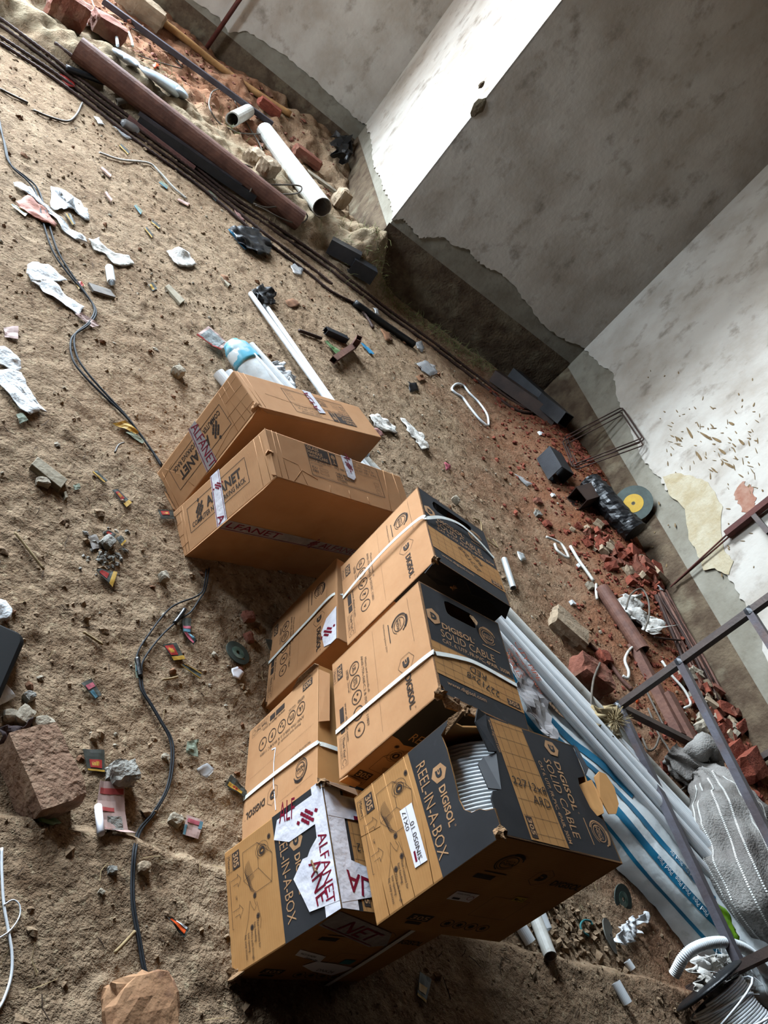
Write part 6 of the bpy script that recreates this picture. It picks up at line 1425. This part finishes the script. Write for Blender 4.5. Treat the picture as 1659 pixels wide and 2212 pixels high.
# the dark rounded object at the left edge: corner of a black case standing on the earth
c0 = at(20, 1420); 
t = thing('black_case', 'smooth black rounded-corner object cut off by the left edge', 'case', c0)
A_, B_ = at_z(62, 1372, .05), at_z(8, 1498, .05); Tp = at_z(30, 1338, .05); d1 = (B_ - A_); d1.z = 0; d1.normalize(); d2 = Vector((-d1.y, d1.x, 0)); d2 = d2 if d2.dot(CAM_R) < 0 else -d2
b = MB(); W_, L_ = .30, .24; r_ = .028; pts = []
org = A_ - d1 * .006
for cx, cy, a0 in ((L_ - r_, r_, -90), (L_ - r_, W_ - r_, 0), (r_, W_ - r_, 90), (r_, r_, 180)):
    for k in range(7): a = math.radians(a0 + 15 * k); pts.append((cx + r_ * math.cos(a), cy + r_ * math.sin(a)))
n = len(pts); v = []
prof = [(.0, 0), (.0, .042), (.004, .050), (.012, .054)]
for ins, z in prof:
    for x, y in pts:
        cx, cy = L_ / 2, W_ / 2; k = 1 - ins / .14; q = org + d1 * (cx + (x - cx) * k) + d2 * (cy + (y - cy) * k); v.append(Vector((q.x, q.y, gz(c0) + z)))
f = [(j * n + k, j * n + (k + 1) % n, (j + 1) * n + (k + 1) % n, (j + 1) * n + k) for j in range(len(prof) - 1) for k in range(n)] + [tuple(range((len(prof) - 1) * n, len(prof) * n)), tuple(range(n - 1, -1, -1))]
MB().add(v, f).build('case_body', mat('matt_black_case', (12, 12, 13), (16, 16, 17), scale=8, rough=.6, spec=.15), t, smooth=False)
MB().box(org + d1 * L_ / 2 + d2 * (W_ * .55) + Vector((0, 0, gz(c0) + .058 - org.z)), d1 * .05, d2 * .012, Vector((0, 0, .004))).build('handle', M_BLACKPL, t, bevel=.003)
# dry leaves and small scraps
for lb, q, m_ in (('brown dry leaf scrap beyond the slim conduits', [(617, 648), (632, 643), (650, 656), (640, 662), (624, 660)], M_LEAF), ('clear plastic cup crushed near the rebars', [(628, 572), (640, 568), (656, 582), (650, 594), (636, 590)], M_CLEAR), ('crumpled clear film on the earth near the long rebar', [(900, 785), (918, 778), (940, 790), (946, 805), (930, 812), (912, 800)], M_CLEAR), ('dark crumpled film scrap on the earth above the loop band', [(880, 824), (900, 826), (905, 842), (888, 846)], M_BLACKPL), ('pale brown leaf by the end of the black pipe', [(822, 708), (840, 716), (850, 738), (834, 736)], M_LEAF), ('brown wrapper lying by the loop band', [(898, 812), (912, 808), (922, 818), (908, 824)], M_LEAF), ('white wrapper scrap on the black pipe', [(806, 664), (816, 668), (822, 680), (810, 678)], M_PVC), ('clear film scrap at the near end of the black pipe', [(898, 738), (910, 736), (918, 748), (912, 760), (902, 752)], M_CLEAR), ('small white shell-like scrap by the dark corner sections', [(1162, 932), (1172, 930), (1176, 938), (1166, 940)], M_PVC), ('pinkish strip under the whitish rag by the rack carton', [(806, 922), (816, 926), (832, 938), (824, 942)], M_PINKPAINT), ('grey plastic strip on the earth above the brick rubble', [(1112, 1024), (1124, 1028), (1148, 1046), (1140, 1050)], M_CLEAR), ('silvery crumpled foil on the earth beside the upper carton', [(1118, 1190), (1130, 1194), (1138, 1208), (1126, 1212)], M_GALV), ('small pink and white wrapper on the earth right of the loop band', [(958, 1000), (968, 998), (976, 1010), (966, 1016)], M_SACHETP), ('tan leaf scrap on the far earth near the small sack rag', [(478, 592), (492, 600), (500, 612), (486, 610)], M_LEAF), ('white scrap lying on the long rebar by the bottle', [(204, 250), (214, 252), (228, 268), (214, 266)], M_WHITECLOTH), ('clear strip of film beside the third rebar', [(243, 272), (262, 282), (285, 300), (272, 298)], M_CLEAR), ('pink and white scrap below the third rebar', [(505, 452), (518, 462), (530, 478), (514, 470)], M_PINKPAINT)):
    sheet('litter_scrap', lb, 'litter', q, m_, amp=.018, rounds=2, freq=20)

# ------------------------------------------------------------------ uncountable crumbs, straw and grass
def scatter(name, n, shape, m_, lab, seed):
    rg = np.random.default_rng(seed); V = []; Fc = []
    cnt = 0
    while cnt < n:
        u, w, k = shape(rg)
        if u > U_RIGHT - .03 or w < W_REC + .03 or (u > U_SIDE - .03 and w < W_FRONT + .03): continue
        cnt += 1; V.append((u, w, k))
    return V
def pebble_cloud(name, pts, m_, label, seed, flat=.6):
    rg = np.random.default_rng(seed); b = MB()
    base = np.array([(1, 0, 0), (-1, 0, 0), (0, 1, 0), (0, -1, 0), (0, 0, 1), (0, 0, -1), (.6, .6, .45), (-.6, .6, .4), (-.6, -.6, .5), (.6, -.6, .4)])
    fc = [(0, 6, 4), (6, 2, 4), (2, 7, 4), (7, 1, 4), (1, 8, 4), (8, 3, 4), (3, 9, 4), (9, 0, 4), (0, 5, 2), (2, 5, 1), (1, 5, 3), (3, 5, 0), (0, 2, 6), (2, 1, 7), (1, 3, 8), (3, 0, 9)]
    U_ = np.array([p[0] for p in pts]); W_ = np.array([p[1] for p in pts]); Z = hfine(U_, W_)
    for i, (u, w, r_) in enumerate(pts):
        c0 = UW(u, w, float(Z[i]) + r_ * .15); a = rg.uniform(0, 6.28); ca, sa = math.cos(a), math.sin(a); sx, sy, sz_ = rg.uniform(.6, 1.4), rg.uniform(.6, 1.2), rg.uniform(.45, .9)
        q = base * (1 + rg.uniform(-.25, .25, (10, 1))) * r_
        b.add([(c0.x + (x * sx * ca - y * sy * sa), c0.y + (x * sx * sa + y * sy * ca), c0.z + z * sz_) for x, y, z in q], fc)
    o = b.build(name, m_, recalc=False); o['kind'] = 'stuff'; tag(o, label, 'debris')
    return o
def everywhere(rg): return rg.uniform(-1.2, 4.2), rg.uniform(-6.4, -.6), float(np.clip(rg.lognormal(-5.35, .55), .002, .018))
pebble_cloud('earth_crumbs', scatter('', 7500, everywhere, None, '', 3), M_CLOD, 'small earth crumbs strewn over the whole floor', 4)
def red_zone(rg):
    w = rg.uniform(-6.0, -1.6); return min(4.2 - abs(rg.normal(0, .38)), 4.2), w, float(np.clip(rg.lognormal(-4.5, .5), .004, .032))
pebble_cloud('brick_rubble', scatter('', 2300, red_zone, None, '', 5), M_BRICKRED, 'fine red brick rubble along the wall foot', 6)
def red_zone2(rg): return rg.uniform(-1., 1.8), rg.uniform(-9.2, -7.1), float(np.clip(rg.lognormal(-4.4, .5), .005, .04))
pebble_cloud('alcove_rubble', scatter('', 700, red_zone2, None, '', 7), M_BRICK, 'red and pale rubble on the alcove floor', 8)
pebble_cloud('pale_chips', scatter('', 420, lambda rg: (rg.uniform(-.5, 4.1), rg.uniform(-6.2, -.7), float(np.clip(rg.lognormal(-5.0, .45), .003, .014))), None, '', 9), M_STONE, 'tiny pale stone chips strewn over the floor', 10)
pebble_cloud('pit_crumbs', scatter('', 60, lambda rg: (float((at(228, 1195)).dot(UD)) + rg.normal(0, .03), float((at(228, 1195)).dot(WD)) + rg.normal(0, .045), float(rg.uniform(.004, .012))), None, '', 13), M_CONCRETE, 'grey concrete crumbs heaped in the small pit', 14)
pebble_cloud('ledge_rubble', scatter('', 130, lambda rg: (float(at(1235, 2015).dot(UD)) + rg.normal(0, .12), float(at(1235, 2015).dot(WD)) + rg.normal(0, .06), float(rg.uniform(.004, .020))), None, '', 15), M_CLOD, 'earth clods heaped beside the front carton', 16)
def straw(name, n, m_, label, seed, zone, L0, L1, r_):
    rg = np.random.default_rng(seed); b = MB(); Q = []
    for i in range(n):
        u, w = zone(rg); a = rg.uniform(0, 6.28); L_ = rg.uniform(L0, L1); d = Vector((math.cos(a), math.sin(a), 0)); c0 = UW(u, w, 0); p0 = c0 - d * L_ / 2; p2 = c0 + d * L_ / 2; c0 = c0 + Vector((-d.y, d.x, 0)) * rg.normal(0, L_ * .08)
        Q += [p0, c0, p2]
    Z = hfine([p.dot(UD) for p in Q], [p.dot(WD) for p in Q])
    for i in range(n):
        b.tube([Vector((Q[j].x, Q[j].y, float(Z[j]) + r_ + rg.uniform(0, .006))) for j in (3 * i, 3 * i + 1, 3 * i + 2)], r_, 3, cap=False)
    o = b.build(name, m_, recalc=False); o['kind'] = 'stuff'; tag(o, label, 'debris')
straw('dry_straw', 1500, M_STRAW, 'bits of dry straw strewn over the floor', 21, lambda rg: (rg.uniform(-.9, 4.0), rg.uniform(-6.3, -.6)), .015, .07, .0009)
pebble_cloud('wood_chips', scatter('', 260, lambda rg: (rg.uniform(-1.0, 4.0), rg.uniform(-6.2, -1.2), float(np.clip(rg.lognormal(-4.55, .4), .006, .026))), None, '', 19), M_LEAF, 'dry brown bark chips and leaf bits strewn over the floor', 20)
straw('dark_twigs', 900, mat('dark_twig', (84, 64, 48), (64, 48, 36), scale=30, rough=1), 'thin dark twigs strewn over the floor', 22, lambda rg: (rg.uniform(-.9, 4.0), rg.uniform(-6.3, -.6)), .012, .06, .0012)
rg = np.random.default_rng(31); b = MB()
for i in range(620):
    if i < 380: u = rg.uniform(2.05, 3.6); w = W_FRONT + .10 + abs(rg.normal(0, .10))
    elif i < 520: u = 1.98 + rg.normal(0, .16); w = -6.45 + rg.normal(0, .14)
    else: u = rg.uniform(-.6, 1.0); w = -7.2 + rg.normal(0, .12)
    if u > U_SIDE - .04 and w < W_FRONT + .03: continue
    c0 = UW(u, w, 0); c0.z = gzf(c0); d = Vector((rg.normal(0, .6), rg.normal(0, .6), rg.uniform(.2, 1))).normalized(); L_ = rg.uniform(.04, .14)
    b.tube([c0, c0 + d * L_ * .55, c0 + d * L_ + Vector((0, 0, -L_ * .25))], .0016, 3, cap=False, rr=[.002, .0016, .0006])
o = b.build('dry_grass', M_GRASS, recalc=False); o['kind'] = 'stuff'; tag(o, 'dry grass tufts along the wall foot and mud heap', 'grass')
